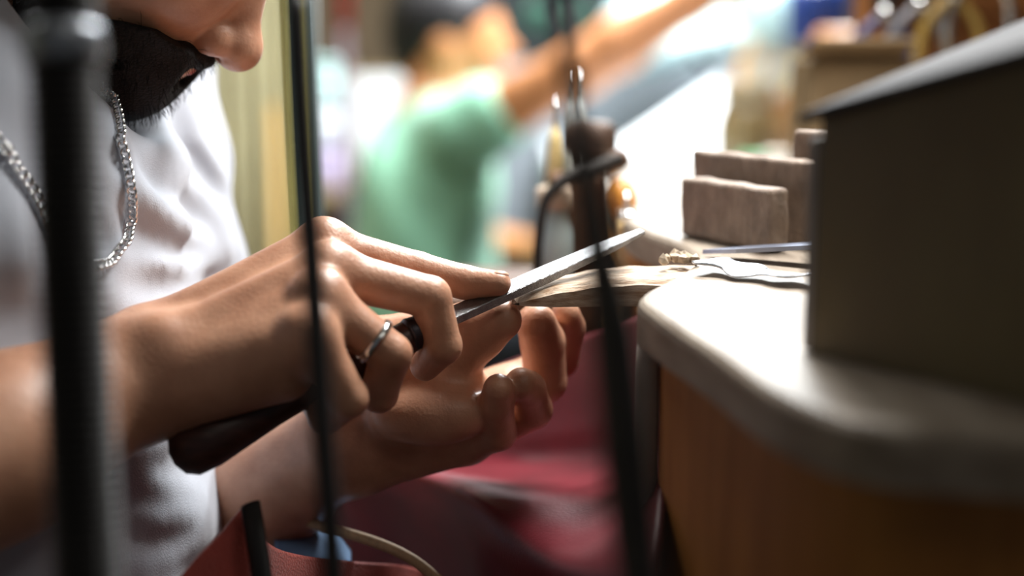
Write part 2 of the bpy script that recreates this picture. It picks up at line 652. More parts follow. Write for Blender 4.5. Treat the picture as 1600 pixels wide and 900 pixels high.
# wooden blocks on the bench
def block(px0, d0, px1, d1, thick, z0, z1, label, rough=1.0):
    a, b = P(px0, 0, d0), P(px1, 0, d1)
    x0 = (px0 - 800) * K * d0
    x1 = (px1 - 800) * K * d1
    a = np.array([x0, d0, 0]); b = np.array([x1, d1, 0])
    L = np.linalg.norm(b - a)
    ang = math.atan2(b[1] - a[1], b[0] - a[0])
    nrm = np.array([-(b - a)[1], (b - a)[0], 0]) / L
    c = (a + b) / 2 + nrm * thick / 2
    bm = bmesh.new()
    box_bm(bm, (L, thick, z1 - z0), (0, 0, 0), None, 0.0025, 3)
    bmesh.ops.subdivide_edges(bm, edges=[e for e in bm.edges if e.calc_length() > 0.015], cuts=6, use_grid_fill=True)
    for v in bm.verts:
        s_ = v.co
        v.co += Vector((math.sin(s_.z * 300 + s_.y * 210), math.sin(s_.x * 260 + s_.z * 180), math.sin(s_.x * 230 + s_.y * 170))) * 0.00045 * rough
    bmesh.ops.transform(bm, matrix=Matrix.Translation((c[0], c[1], (z0 + z1) / 2)) @ Matrix.Rotation(ang, 4, 'Z'), verts=bm.verts)
    o = bm_obj('wooden_block', bm, M_BLOCK, smooth=False)
    return tag(o, label, 'block', 'worn blocks stacked on the bench')


zf = P(1140, 286, 0.735)[2]
block(1063, 0.765, 1206, 0.70, 0.013, BZ + 0.0005, zf, 'front worn grey-brown block with chipped rounded corner on bench')
zf2 = P(1140, 240, 0.765)[2]
block(1080, 0.790, 1275, 0.712, 0.012, BZ + 0.0005, zf2, 'taller worn grey-brown block standing behind the front block')
zf3 = P(1250, 203, 0.745)[2]
block(1236, 0.750, 1330, 0.722, 0.010, BZ + 0.0005, zf3, 'farthest dark worn block, rising beside the tool box edge', 0.8)

# near tool box with a slanting grey lid
bx = thing('tool_box', (0.17, 0.46, BZ), 'large dark olive-brown wooden tool box with slanting grey lid, nearest the viewer', 'tool box')
a = np.array([0.1035, 0.478]); b = np.array([0.160, 0.398])
dr = (b - a) / np.linalg.norm(b - a)
b = a + dr * 0.26
nr = np.array([-dr[1], dr[0]])
nr = nr if nr[0] > 0 else -nr
dep = 0.16
za, zb2 = P(1280, 185, 0.478)[2], P(1600, 62, 0.400)[2]
slope = (zb2 - za) / np.linalg.norm(np.array([0.160, 0.398]) - a)
zb2 = za + slope * 0.26
c0, c1, c2, c3 = a, b, b + nr * dep, a + nr * dep


def hexa(name, lowpts, hipts, material, parent, bevel=0.003):
    bm = bmesh.new()
    l = [bm.verts.new(tuple(map(float, p))) for p in lowpts]
    h = [bm.verts.new(tuple(map(float, p))) for p in hipts]
    bm.faces.new(l[::-1]); bm.faces.new(h)
    for i in range(4):
        bm.faces.new((l[i], l[(i + 1) % 4], h[(i + 1) % 4], h[i]))
    bmesh.ops.recalc_face_normals(bm, faces=bm.faces)
    if bevel:
        bmesh.ops.bevel(bm, geom=list(bm.edges), offset=bevel, segments=2, affect='EDGES')
    return bm_obj(name, bm, material, parent)


hexa('body', [(*c, BZ + 0.0005) for c in (c0, c1, c2, c3)], [(*c0, za), (*c1, zb2), (*c2, zb2 + 0.042), (*c3, za + 0.042)], M_BOX, bx, 0.0)
e = 0.006
l0, l1, l2, l3 = c0 - dr * e - nr * e, c1 + dr * e - nr * e, c2 + dr * e + nr * e, c3 - dr * e + nr * e
sr = 0.042 / dep
lidlo = [(*l0, za - slope * e - sr * e + 0.0005), (*l1, zb2 + slope * e - sr * e + 0.0005), (*l2, zb2 + slope * e + 0.042 + sr * e + 0.0005), (*l3, za - slope * e + 0.042 + sr * e + 0.0005)]
hexa('lid', lidlo, [(x, y, z + 0.004) for x, y, z in lidlo], M_BOXLID, bx, 0.001)
# narrow strip at the near corner, pale colour paints light on that side
s0, s1 = c0 - dr * 0.0045, c0 + nr * 0.035 - dr * 0.0045
box = [(*(c0 - dr * 0.006), BZ + 0.0005), (*(c0 - dr * 0.0002), BZ + 0.0005), (*(c0 + nr * 0.06 - dr * 0.0002), BZ + 0.0005), (*(c0 + nr * 0.06 - dr * 0.006), BZ + 0.0005)]
hexa('lit_side_strip', box, [(x, y, za - 0.006) for x, y, z in box], M_BOXSIDE_LIT, bx, 0.001)

#@@PERSON
# ------------------------------------------------------------------ the jeweller
man = thing('person', (-0.28, 0.70, 0.45), 'bearded person in white t-shirt bent over the bench, filing with both hands', 'person')


def mm(v):
    return v / 1000.0


def pts(*l):
    return [P(*q) for q in l]


skin = Field()
# --- right (near) hand
W = P(235, 578, 0.615)
F0 = P(0, 697, 0.57)
elbowR = W + (F0 - W) * 3.6
shR = np.array([-0.345, 0.50, HC + 0.005])
upv = np.array([-0.38, 0, 0.92])
armR = Field()
armR.add(Cone(W + upv * 0.008, F0 + upv * 0.004, 0.0195, 0.031))
armR.add(Cone(W - upv * 0.008, F0 - upv * 0.005, 0.0185, 0.030), 0.01)
armR.add(Cone(F0, W + (F0 - W) * 2.2, 0.0335, 0.042), 0.015)
armR.add(Cone(W + (F0 - W) * 2.2, elbowR, 0.042, 0.040), 0.015)
armR.add(Cone(elbowR, shR, 0.042, 0.052), 0.015)
armR.add(Ell(P(243, 535, 0.598), (0.011, 0.009, 0.011)), 0.010)      # ulna head
mI, mM, mR, mP = pts((512, 388, 0.645), (520, 427, 0.625), (502, 470, 0.605), (486, 527, 0.592))
wI, wM, wR, wP = pts((252, 532, 0.635), (250, 552, 0.625), (250, 585, 0.612), (250, 605, 0.606))
palm = Field()
palm.add(Cone(wI, mI, 0.0165, 0.0105))
palm.add(Cone(wM, mM, 0.0170, 0.0110), 0.012)
palm.add(Cone(wR, mR, 0.0170, 0.0110), 0.012)
palm.add(Cone(wP, mP, 0.0180, 0.0105), 0.012)
palm.add(Cone(P(300, 600, 0.608), P(440, 580, 0.607), 0.0165, 0.0135), 0.012)
palm.add(Cone(P(330, 560, 0.640), P(470, 545, 0.650), 0.017, 0.014), 0.012)
for m_, r_ in ((mI, .0068), (mM, .007), (mR, .007), (mP, .0065)):
    palm.add(Ell(m_ + np.array([-.002, -.001, 0.0055]), (r_ * 1.2, r_ * 1.1, r_)), 0.008)
# extensor tendons on the back of the hand
palm.add(Cone(P(300, 478, 0.622), P(500, 372, 0.642), 0.004, 0.004), 0.012)
palm.add(Cone(P(310, 500, 0.605), P(505, 408, 0.618), 0.004, 0.004), 0.012)


def finger(joints, radii):
    """two fields: first phalanx (blends into the palm), the rest"""
    a = Field().add(Cone(joints[0], joints[1], radii[0], radii[1]))
    m_ = (joints[0] + joints[1]) / 2
    b = Field()
    b.add(Cone(joints[1], joints[2], radii[1], radii[2]))
    b.add(Cone(joints[2], joints[3], radii[2], radii[3]), 0.002)
    return a, b


RH = [finger(pts((512, 388, .645), (652, 423, .652), (726, 441, .652), (779, 443, .649)), (.0105, .0088, .0078, .0058)),
      finger(pts((520, 427, .625), (672, 464, .632), (692, 540, .638), (664, 572, .650)), (.0112, .0094, .0085, .0070)),
      finger(pts((502, 470, .605), (611, 553, .611), (592, 615, .626), (563, 602, .645)), (.0110, .0090, .0083, .0070)),
      finger(pts((486, 527, .592), (545, 622, .600), (508, 652, .616), (492, 632, .634)), (.0105, .0083, .0075, .0062))]
thR = Field().add(Cone(P(360, 575, .650), P(520, 540, .682), .016, .0125)).add(Cone(P(520, 540, .682), P(640, 520, .684), .0125, .0098), .004)
thR.add(Cone(P(640, 520, .684), P(728, 500, .674), .0098, .0072), .003)
handR = Field()
handR.add(palm)
prox = Field()
for a_, b_ in RH:
    prox.add(a_, 0.0035)
handR.add(prox, 0.007)
handR.add(thR, 0.005)
for a_, b_ in RH:
    handR.add(b_, 0.0016)
skin.add(armR)
skin.add(handR, 0.014)

# --- left (far) hand
wL = P(540, 700, 0.705)
elbowL = P(262, 850, 0.80)
shL = np.array([-0.262, 0.865, HC - 0.020])
armL = Field()
armL.add(Cone(wL, P(420, 768, 0.745), 0.0215, 0.029))
armL.add(Cone(wL + np.array([0.0, 0.0, 0.012]), P(420, 750, 0.745), 0.019, 0.026), 0.01)
armL.add(Cone(P(420, 768, 0.745), elbowL, 0.031, 0.038), 0.012)
armL.add(Cone(elbowL, shL, 0.040, 0.050), 0.015)
mI, mM, mR, mP = pts((788, 607, .728), (785, 640, .720), (762, 668, .710), (730, 690, .698))
palmL = Field()
palmL.add(Cone(P(560, 675, .712), mI, 0.019, 0.0110))
palmL.add(Cone(P(560, 685, .708), mM, 0.019, 0.0112), 0.012)
palmL.add(Cone(P(560, 695, .704), mR, 0.019, 0.0112), 0.012)
palmL.add(Cone(P(560, 703, .700), mP, 0.018, 0.0105), 0.012)
palmL.add(Ell(P(672, 650, .674), (0.028, 0.013, 0.014)), 0.012)            # palm heel
palmL.add(Ell(P(690, 618, .690), (0.026, 0.016, 0.018)), 0.012)            # ball of the thumb
LH = [finger(pts((788, 607, .728), (876, 562, .736), (890, 512, .724), (884, 490, .712)), (.0112, .0094, .0084, .0074)),
      finger(pts((790, 640, .718), (852, 596, .712), (848, 534, .702), (838, 506, .692)), (.0116, .0108, .0110, .0100)),
      finger(pts((766, 668, .708), (832, 640, .696), (824, 608, .682), (814, 600, .674)), (.0112, .0098, .0088, .0080)),
      finger(pts((730, 688, .698), (778, 676, .684), (775, 632, .671), (779, 608, .664)), (.0104, .0090, .0084, .0074))]
thL = Field().add(Cone(P(610, 645, .690), P(690, 582, .688), .0155, .0130)).add(Cone(P(690, 582, .688), P(752, 522, .676), .0130, .0116), .004)
thL.add(Cone(P(752, 522, .676), P(783, 500, .668), .0116, .0098), .003)
handL = Field()
handL.add(palmL)
prox = Field()
for a_, b_ in LH:
    prox.add(a_, 0.003)
handL.add(prox, 0.006)
handL.add(thL, 0.006)
for a_, b_ in LH:
    handL.add(b_, 0.0014)
skin.add(armL)
skin.add(handL, 0.014)

# --- head, bowed forward
S0 = P(322, 70, 0.690)
ang = math.radians(50)
fu = np.array([math.cos(ang), 0, math.sin(ang)])        # face up
ff = np.array([math.sin(ang), 0, -math.cos(ang)])       # face forward
fs = np.array([0, -1.0, 0])                             # his right, toward the viewer
AX = np.array([ff, fu, fs])


def H(f, u, s=0.0):
    return S0 + ff * mm(f) + fu * mm(u) + fs * mm(s)


head = Field()
head.add(Ell(H(-92, 88, 0), (0.098, 0.088, 0.076), AX))
head.add(Ell(H(-54, 18, 0), (0.054, 0.058, 0.060), AX), 0.03)
head.add(Ell(H(-48, -18, 0), (0.038, 0.026, 0.044), AX), 0.02)
head.add(Ell(H(-22, -36, 0), (0.015, 0.015, 0.020), AX), 0.015)
head.add(Ell(H(-17, -22, 0), (0.014, 0.013, 0.026), AX), 0.012)
for s in (-1, 1):
    head.add(Ell(H(-24, 28, 34 * s), (0.022, 0.024, 0.022), AX), 0.02)       # cheek
    head.add(Cone(H(-18, 60, 14 * s), H(-24, 62, 42 * s), 0.010, 0.010), 0.014)   # brow
    head.add(Ell(H(-19, 44, 32 * s), (0.011, 0.012, 0.014), AX), 0.006)      # eye
    head.add(Ell(H(-96, 40, 72 * s), (0.017, 0.030, 0.009), AX), 0.006)      # ear
head.add(Cone(H(-8, 48), H(10, 10), 0.009, 0.0105), 0.010)
head.add(Ell(H(13, 9), (0.0115, 0.0115, 0.0125), AX), 0.006)
for s in (-1, 1):
    head.add(Ell(H(2, 6, 12.5 * s), (0.0095, 0.0085, 0.0068), AX), 0.004)
    head.add(Ell(H(6, -0.5, 6.5 * s), (0.0048, 0.0038, 0.0030), AX), 0.001, 's')
head.add(Ell(H(-8, -11, 0), (0.011, 0.009, 0.020), AX), 0.008)
skin.add(head)
neckb = np.array([-0.300, 0.685, HC + 0.045])
skin.add(Cone(H(-100, 30), neckb, 0.056, 0.060), 0.03)
# torso under the shirt
chest = np.array([-0.298, 0.690, HC - 0.10])
belly = np.array([-0.275, 0.685, HC - 0.34])
skin.add(Ell(chest, (0.085, 0.145, 0.115)), 0.03)
skin.add(Ell(belly, (0.080, 0.125, 0.22)), 0.04)
skin.add(Cone(chest + np.array([-0.01, 0, 0.07]), shR, 0.055, 0.05), 0.03)
skin.add(Cone(chest + np.array([-0.01, 0, 0.07]), shL, 0.055, 0.05), 0.03)
body = sdf_obj('body', skin, 0.0016, M_SKIN, man)

# nails
def nail(tip, prev, upd, r, name='fingernail'):
    t = (tip - prev) / np.linalg.norm(tip - prev)
    upd = np.asarray(upd, float)
    upd = upd - t * (upd @ t)
    upd /= np.linalg.norm(upd)
    sd_ = np.cross(t, upd)
    f = Field().add(Ell(tip - t * r * 0.05 + upd * r * 0.70, (r * 0.85, r * 0.70, r * 0.33), np.array([t, sd_, upd])))
    return sdf_obj(name, f, 0.0006, M_NAIL, body)


nail(P(779, 443, .649), P(726, 441, .652), (0, 0.25, 1), 0.0058)
nail(P(728, 500, .674), P(640, 520, .684), (0, 0.3, 1), 0.0072)
nail(P(783, 500, .668), P(752, 522, .676), (-0.4, 0.5, 0.8), 0.0098)

# lips
lips = Field()
lips.add(Cone(H(-7, -16, -15), H(-1.5, -13.5, 0), 0.0026, 0.0046)).add(Cone(H(-1.5, -13.5, 0), H(-7, -16, 15), 0.0046, 0.0026), .003)
lips.add(Cone(H(-9, -19.5, -15), H(-6.5, -19.5, 0), 0.0030, 0.0058), .001).add(Cone(H(-6.5, -19.5, 0), H(-9, -19.5, 15), 0.0058, 0.0034), .003)
lips.add(Cone(H(-9, -19.5, 15), H(-17, -22, 25), 0.0034, 0.0022), .003)
lips.add(Cone(H(-9, -19.5, -15), H(-17, -22, -25), 0.0034, 0.0022), .003)
sdf_obj('lips', lips, 0.0008, M_LIP, body)


# beard and moustache, one furry mass with separate hairs at its surface
class BeardShell:
    """the lower face, grown outwards, below the shaved line of the cheek"""
    lo, hi = S0 - 0.14, S0 + 0.14

    def __call__(s, p):
        q = (p - S0) @ AX.T * 1000
        line = np.interp(q[:, 0], [-100, -86, -60, -50, -39, -28, -15, 0, 20], [30, 16, -16, -24, -16, -9, -3, -4, -4])
        return np.maximum(np.maximum(head(p) - 0.0068, (q[:, 1] - line) / 1000 * 0.8), (q[:, 0] - 3) / 1000)


beard = Field()
beard.add(BeardShell())
beard.add(Ell(H(-21, -38, 0), (0.0185, 0.0195, 0.026), AX), 0.008)
for s in (-1, 1):
    beard.add(Cone(H(2, -5, 2 * s), H(-8, -7.5, 20 * s), 0.0060, 0.0058), 0.004)
    beard.add(Cone(H(-40, -40, 36 * s), H(-24, -44, 10 * s), 0.012, 0.014), 0.010)
    beard.add(Cone(H(8, -18.5, 0), H(-8, -20, 18 * s), 0.0060, 0.0060), 0.002, 's')
    beard.add(Cone(H(-8, -20, 18 * s), H(-24, -25, 38 * s), 0.0060, 0.0060), 0.002, 's')
bo = sdf_obj('beard', beard, 0.0016, M_HAIR, body)


def strands(name, host, count, length, rad, material, parent, bias, sel=None):
    me = host.data
    nv = len(me.vertices)
    co = np.empty(nv * 3, np.float32); me.vertices.foreach_get('co', co); co = co.reshape(-1, 3)
    no = np.empty(nv * 3, np.float32); me.vertex_normals.foreach_get('vector', no); no = no.reshape(-1, 3)
    idx = rng.integers(0, nv, count)
    if sel is not None:
        idx = idx[sel(co[idx])]
    V, F = [], []
    for i in idx:
        p, nn = co[i], no[i]
        d_ = nn * 0.55 + np.asarray(bias) + rng.normal(0, 0.25, 3)
        d_ /= np.linalg.norm(d_)
        L = length * (0.5 + random.random())
        x = np.cross(d_, nn + np.array([0.01, 0.02, 0.03])); x /= np.linalg.norm(x) + 1e-9
        y = np.cross(d_, x)
        b0 = len(V)
        mid = p + d_ * L * 0.55 + nn * 0.0004
        base = p - nn * 0.001
        for c_, r_ in ((base, rad), (mid, rad * 0.8)):
            for k in range(3):
                an = 2.094 * k
                V.append(c_ + (x * math.cos(an) + y * math.sin(an)) * r_)
        V.append(p + d_ * L - nn * L * 0.12)
        for k in range(3):
            k2 = (k + 1) % 3
            F.append((b0 + k, b0 + k2, b0 + 3 + k2, b0 + 3 + k))
            F.append((b0 + 3 + k, b0 + 3 + k2, b0 + 6))
    o = mesh_obj(name, V, F, material, parent)
    o['kind'] = 'stuff'
    return o


strands('beard_hairs', bo, 5200, 0.0065, 0.00016, M_HAIR, bo, -fu * 0.7 + ff * 0.25)
# head hair (short)
hair = Field()
hair.add(Ell(H(-100, 96, 0), (0.103, 0.094, 0.082), AX))
hair.add(Ell(H(-20, 40, 0), (0.075, 0.062, 0.09), AX), 0.01, 's')
hair.add(Ell(H(-150, 10, 0), (0.05, 0.05, 0.06), AX), 0.01, 's')
ho = sdf_obj('hair', hair, 0.003, M_HAIR, body)
for s in (-1, 1):
    eb = Field().add(Cone(H(-9, 64, 12 * s), H(-15, 68, 30 * s), 0.004, 0.0042)).add(Cone(H(-15, 68, 30 * s), H(-27, 63, 46 * s), 0.0042, 0.0022), 0.002)
    sdf_obj('eyebrow', eb, 0.0012, M_HAIR, body)

for s in (-1, 1):
    la = Field().add(Cone(H(-9.5, 39.5, 20 * s), H(-7.5, 37.5, 32 * s), 0.0014, 0.0018)).add(Cone(H(-7.5, 37.5, 32 * s), H(-13, 40, 44 * s), 0.0018, 0.0012), 0.001)
    sdf_obj('eyelash', la, 0.0008, M_HAIR, body)

# --- t-shirt
class Inflate:
    def __init__(s, f, r):
        s.f, s.r, s.lo, s.hi = f, r, f.lo - r, f.hi + r

    def __call__(s, p):
        return s.f(p) - s.r


shirt = Field()
shirt.add(Ell(chest + np.array([0.015, 0.005, 0.0]), (0.118, 0.172, 0.150)))
shirt.add(Ell(belly + np.array([0.018, -0.01, 0.02]), (0.114, 0.150, 0.25)), 0.05)
shirt.add(Cone(chest + np.array([-0.01, 0, 0.08]), shR + np.array([0, 0, -0.005]), 0.070, 0.066), 0.04)
shirt.add(Cone(chest + np.array([-0.01, 0, 0.08]), shL + np.array([0, 0, -0.005]), 0.070, 0.066), 0.04)
slR = shR + (elbowR - shR) * 0.62
slL = shL + (elbowL - shL) * 0.66 + np.array([0.002, 0.0, 0.0])
shirt.add(Cone(shR, slR, 0.066, 0.066), 0.03)
shirt.add(Cone(shL + np.array([0.02, -0.01, -0.01]), slL, 0.066, 0.068), 0.03)
shirt0 = Field()
shirt0.items = list(shirt.items)
# folds
class Crease:
    """ridge (positive) or groove (negative) of cloth along a line on the surface"""
    def __init__(s, pts_, amp, wid):
        s.pts, s.amp, s.wid = pts_, amp, wid
        s.lo = np.min(pts_, axis=0) - 3 * wid
        s.hi = np.max(pts_, axis=0) + 3 * wid

    def __call__(s, p, d):
        m = np.all((p > s.lo) & (p < s.hi), axis=1)
        if not m.any():
            return d
        q = p[m]
        best = np.full(len(q), 1.0)
        n_ = len(s.pts)
        fade = np.ones(len(q))
        for i in range(n_ - 1):
            a, b = s.pts[i], s.pts[i + 1]
            ba = b - a
            t = np.clip((q - a) @ ba / (ba @ ba), 0, 1)
            dd = np.linalg.norm(q - (a + t[:, None] * ba), axis=1)
            g = np.clip(np.sin(math.pi * (0.12 + 0.76 * (i + t) / (n_ - 1))), 0, 1)
            fade = np.where(dd < best, g, fade)
            best = np.minimum(best, dd)
        d = d.copy()
        d[m] -= s.amp * fade * np.exp(-(best / s.wid) ** 2)
        return d


ridges = [[(279, 150), (300, 219), (330, 255), (362, 290)], [(222, 231), (255, 228), (279, 255), (306, 306), (330, 360), (348, 388)],
          [(132, 252), (168, 279), (198, 294), (240, 324), (285, 360), (318, 372), (346, 390)], [(144, 306), (168, 348), (186, 384)],
          [(192, 420), (255, 417), (300, 421), (336, 405)], [(315, 321), (350, 348)], [(172, 195), (192, 255)], [(370, 250), (376, 330), (368, 380)],
          [(10, 300), (30, 380), (30, 440)],
          [(288, 651), (261, 669), (222, 702), (186, 729)], [(192, 750), (240, 759), (312, 772)], [(186, 798), (240, 822), (318, 802)], [(192, 867), (255, 867), (324, 836)],
          [(10, 862), (60, 856), (100, 866)]]
grooves = [[(262, 190), (310, 250), (350, 318)], [(216, 276), (255, 297), (300, 346), (330, 376)], [(150, 240), (192, 279)], [(200, 340), (270, 390), (310, 395)],
           [(180, 438), (270, 440), (320, 425)], [(315, 150), (350, 215), (368, 290)], [(150, 330), (170, 400)],
           [(192, 780), (270, 774), (316, 786)], [(192, 840), (240, 852), (312, 824)], [(200, 729), (249, 741), (300, 745)], [(80, 320), (80, 420)]]
for lst, sg in ((ridges, 1), (grooves, -1)):
    for fo in lst:
        hp = [hit(shirt0, *q)[0] for q in fo]
        hp = [q for q in hp if q is not None]
        if len(hp) > 1:
            shirt.items.append((Crease(np.array(hp), (0.0062 if sg > 0 else -0.0048), 0.0085), 'f', 0))


def ripple(p, d):
    return d + 0.0024 * np.sin(p[:, 2] * 90 + p[:, 0] * 60 + 2 * np.sin(p[:, 1] * 30)) + 0.0012 * np.sin(p[:, 1] * 75 - p[:, 2] * 50 + 1.5 * np.sin(p[:, 0] * 60))


shirt.items.append((ripple, 'f', 0))
shirt.add(Inflate(beard, 0.010), 0.006, 's')
shirt.add(Inflate(head, 0.006), 0.006, 's')
# neck opening, sleeve openings, hem
shirt.add(Cone(H(-100, 30), neckb + np.array([0.006, 0, 0.01]), 0.064, 0.066), 0.004, 's')
shirt.add(Cone(slR + (elbowR - shR) * 0.06, slR + (elbowR - shR) * 0.6, 0.056, 0.06), 0.003, 's')
shirt.add(Cone(slL + (elbowL - shL) * 0.10, slL + (elbowL - shL) * 0.6, 0.056, 0.06), 0.003, 's')
so = sdf_obj('t_shirt', shirt, 0.0026, M_SHIRT, man, slack=1.8)
sm = so.modifiers.new('smooth', 'SMOOTH')
sm.factor = 0.5
sm.iterations = 8

# trousers, below the view
jeans = Field()
jeans.add(Ell((-0.29, 0.685, 0.56), (0.125, 0.17, 0.12)))
for sy in (-1, 1):
    jeans.add(Cone((-0.25, 0.685 + 0.09 * sy, 0.53), (0.12, 0.685 + 0.14 * sy, 0.54), 0.085, 0.066), 0.03)
    jeans.add(Cone((0.12, 0.685 + 0.14 * sy, 0.54), (0.10, 0.685 + 0.14 * sy, 0.06), 0.064, 0.05), 0.02)
sdf_obj('trousers', jeans, 0.007, mat('dark_denim', (40, 50, 70), 0.9, var=0.2, scale=60), man)
for sy in (-1, 1):
    sf = Field().add(Cone((0.09, 0.685 + 0.14 * sy, 0.045), (0.22, 0.685 + 0.15 * sy, 0.035), 0.045, 0.034))
    sdf_obj('shoe', sf, 0.006, M_RUBBER, man)
stool = thing('stool', (-0.29, 0.685, 0), 'round dark stool under the bearded person', 'stool')
lathe_obj('seat', (-0.29, 0.685, 0.385), (-0.29, 0.685, 0.44), [(0, 0.15), (0.1, 0.17), (0.8, 0.17), (1, 0.15)], M_RUBBER, stool)
for k in range(4):
    an = math.pi / 4 + k * math.pi / 2
    tube_obj('leg', [(-0.29 + 0.12 * math.cos(an), 0.685 + 0.12 * math.sin(an), 0.386), (-0.29 + 0.19 * math.cos(an), 0.685 + 0.19 * math.sin(an), 0.0)], 0.014, M_HANDLE, stool, n=4)

# --- ring on the ring finger
a_, b_ = P(502, 470, .605), P(611, 553, .611)
c = a_ + (b_ - a_) * 0.76
t = (b_ - a_) / np.linalg.norm(b_ - a_)
u = np.cross(t, [0, 1, 0.2]); u /= np.linalg.norm(u); v = np.cross(t, u)
V, F = [], []
ns, prof = 40, [(-0.0019, 0.0098), (-0.0014, 0.0108), (0, 0.0111), (0.0014, 0.0108), (0.0019, 0.0098), (0, 0.0094)]
for k in range(ns):
    an = 2 * math.pi * k / ns
    for o_, r_ in prof:
        V.append(c + t * o_ + (u * math.cos(an) + v * math.sin(an)) * r_)
for k in range(ns):
    for j in range(6):
        F.append((k * 6 + j, ((k + 1) % ns) * 6 + j, ((k + 1) % ns) * 6 + (j + 1) % 6, k * 6 + (j + 1) % 6))
tag(mesh_obj('finger_ring', V, F, M_SILVER), 'plain silver ring on the hand gripping the file', 'ring')

# --- chain necklace
def on_shirt(px_, py_, lift=0.0042):
    c, dd = hit(shirt, px_, py_)
    ray = (c - CP) / np.linalg.norm(c - CP)
    return c - ray * lift


far_px = [(182, 186), (188, 215), (196, 250), (203, 285), (205, 310), (200, 345), (190, 380), (178, 402), (165, 412)]
near_px = [(140, 416), (110, 405), (80, 365), (60, 325), (45, 292), (25, 262), (8, 232), (-15, 205)]
path = [on_shirt(*q) for q in far_px + near_px]
path = [neckb + np.array([0.01, 0.072, 0.016]), H(-86, -50, -34)] + path
path[1] = (path[0] + path[2]) / 2 + np.array([0.012, 0.012, 0.0])
path = path + [neckb + np.array([0.012, -0.078, 0.004]), neckb + np.array([-0.05, -0.05, 0.04]), neckb + np.array([-0.072, 0, 0.055]), neckb + np.array([-0.05, 0.05, 0.04]), neckb + np.array([0.01, 0.072, 0.016])]
cp = spline(path, 1200)
for it in range(6):                     # the chain lies on the cloth and on the neck, never in them
    for surf in (shirt, skin):
        dv_ = surf(cp)
        g_ = np.stack([surf(cp + np.eye(3)[k] * 0.001) - surf(cp - np.eye(3)[k] * 0.001) for k in range(3)], -1)
        g_ /= np.linalg.norm(g_, axis=1)[:, None] + 1e-9
        cp = cp + g_ * np.clip(0.0032 - dv_, 0, 0.02)[:, None]
    if it < 4:
        for _ in range(6):
            cp[1:-1] = 0.5 * cp[1:-1] + 0.25 * (cp[:-2] + cp[2:])
seg = np.linalg.norm(np.diff(cp, axis=0), axis=1)
cum = np.concatenate([[0], np.cumsum(seg)])
neck = thing('necklace', path[10], 'silver curb chain necklace hanging over the white t-shirt', 'necklace')
V, F = [], []
for k in range(12):
    an = 2 * math.pi * k / 12
    for j in range(6):
        bn = 2 * math.pi * j / 6
        rr = 1 + 0.30 * math.cos(bn)
        V.append((0.0026 * rr * math.cos(an), 0.0021 * rr * math.sin(an), 0.0008 * math.sin(bn) + 0.0005 * math.sin(an * 2)))
for k in range(12):
    for j in range(6):
        F.append((k * 6 + j, ((k + 1) % 12) * 6 + j, ((k + 1) % 12) * 6 + (j + 1) % 6, k * 6 + (j + 1) % 6))
link0 = None
NL = int(cum[-1] / 0.0036)
for i in range(NL):
    s_ = (i + 0.5) / NL * cum[-1]
    p = np.array([np.interp(s_, cum, cp[:, k]) for k in range(3)])
    p2 = np.array([np.interp(s_ + 0.001, cum, cp[:, k]) for k in range(3)])
    t = p2 - p
    t /= np.linalg.norm(t) + 1e-9
    nrm = (CP - p) * np.array([1, 1, 1]); nrm -= t * (nrm @ t); nrm /= np.linalg.norm(nrm)
    b_ = np.cross(nrm, t)
    rot = Matrix((t, b_, nrm)).transposed().to_4x4() @ Matrix.Rotation(math.radians(38), 4, 'X') @ Matrix.Rotation(math.radians(20), 4, 'Z')
    if link0 is None:
        link0 = mesh_obj('link', V, F, M_SILVER, neck)
        o = link0
    else:
        o = link0.copy()
        COL.objects.link(o)
    o.parent = neck
    o.matrix_parent_inverse = Matrix()
    o.matrix_local = Matrix.Translation(-neck.location) @ Matrix.Translation(Vector(p)) @ rot

#@@FILE
# ------------------------------------------------------------------ hand file
hf = thing('hand_file', P(720, 488, 0.641), 'flat steel hand file with dark wooden handle held in the ringed hand', 'file')
A = P(655, 517, 0.638); Bt = P(1004, 361, 0.685)
ax = (Bt - A) / np.linalg.norm(Bt - A)
L = np.linalg.norm(Bt - A)
nv_ = np.array([-0.30, -0.36, 0.88]); nv_ -= ax * (nv_ @ ax); nv_ /= np.linalg.norm(nv_)
sv = np.cross(ax, nv_)
bm = bmesh.new()
rows = []
for s_, wf, tf in ((0, 0.3, 0.6), (0.12, 1, 1), (0.55, 1, 1), (0.85, 0.8, 0.75), (1.0, 0.42, 0.42)):
    c = A + ax * L * s_
    hw, ht = 0.0055 * wf, 0.0021 * tf
    rows.append([bm.verts.new(c + sv * hw * a + nv_ * ht * b) for a, b in ((-1, -1), (1, -1), (1, 1), (-1, 1))])
for i in range(len(rows) - 1):
    for k in range(4):
        bm.faces.new((rows[i][k], rows[i][(k + 1) % 4], rows[i + 1][(k + 1) % 4], rows[i + 1][k]))
bm.faces.new(rows[0][::-1]); bm.faces.new(rows[-1])
bmesh.ops.recalc_face_normals(bm, faces=bm.faces)
bmesh.ops.bevel(bm, geom=list(bm.edges), offset=0.0004, segments=1, affect='EDGES')
bm_obj('blade', bm, M_STEEL, hf)
hb = P(268, 717, 0.606)
lathe_obj('handle', A + ax * 0.004, hb, [(0, 0.005), (0.05, 0.0075), (0.2, 0.0075), (0.35, 0.008), (0.5, 0.0075), (0.62, 0.0085), (0.75, 0.0105), (0.86, 0.0122), (0.94, 0.0118), (0.98, 0.0085), (1.0, 0.003)], M_HANDLE, hf, seg=32)
lathe_obj('ferrule', A + ax * 0.010, A - ax * 0.006, [(0, 0.0055), (0.1, 0.0062), (0.9, 0.0078), (1, 0.0072)], mat('ferrule_dark', (70, 66, 72), 0.4, 0.8), hf)

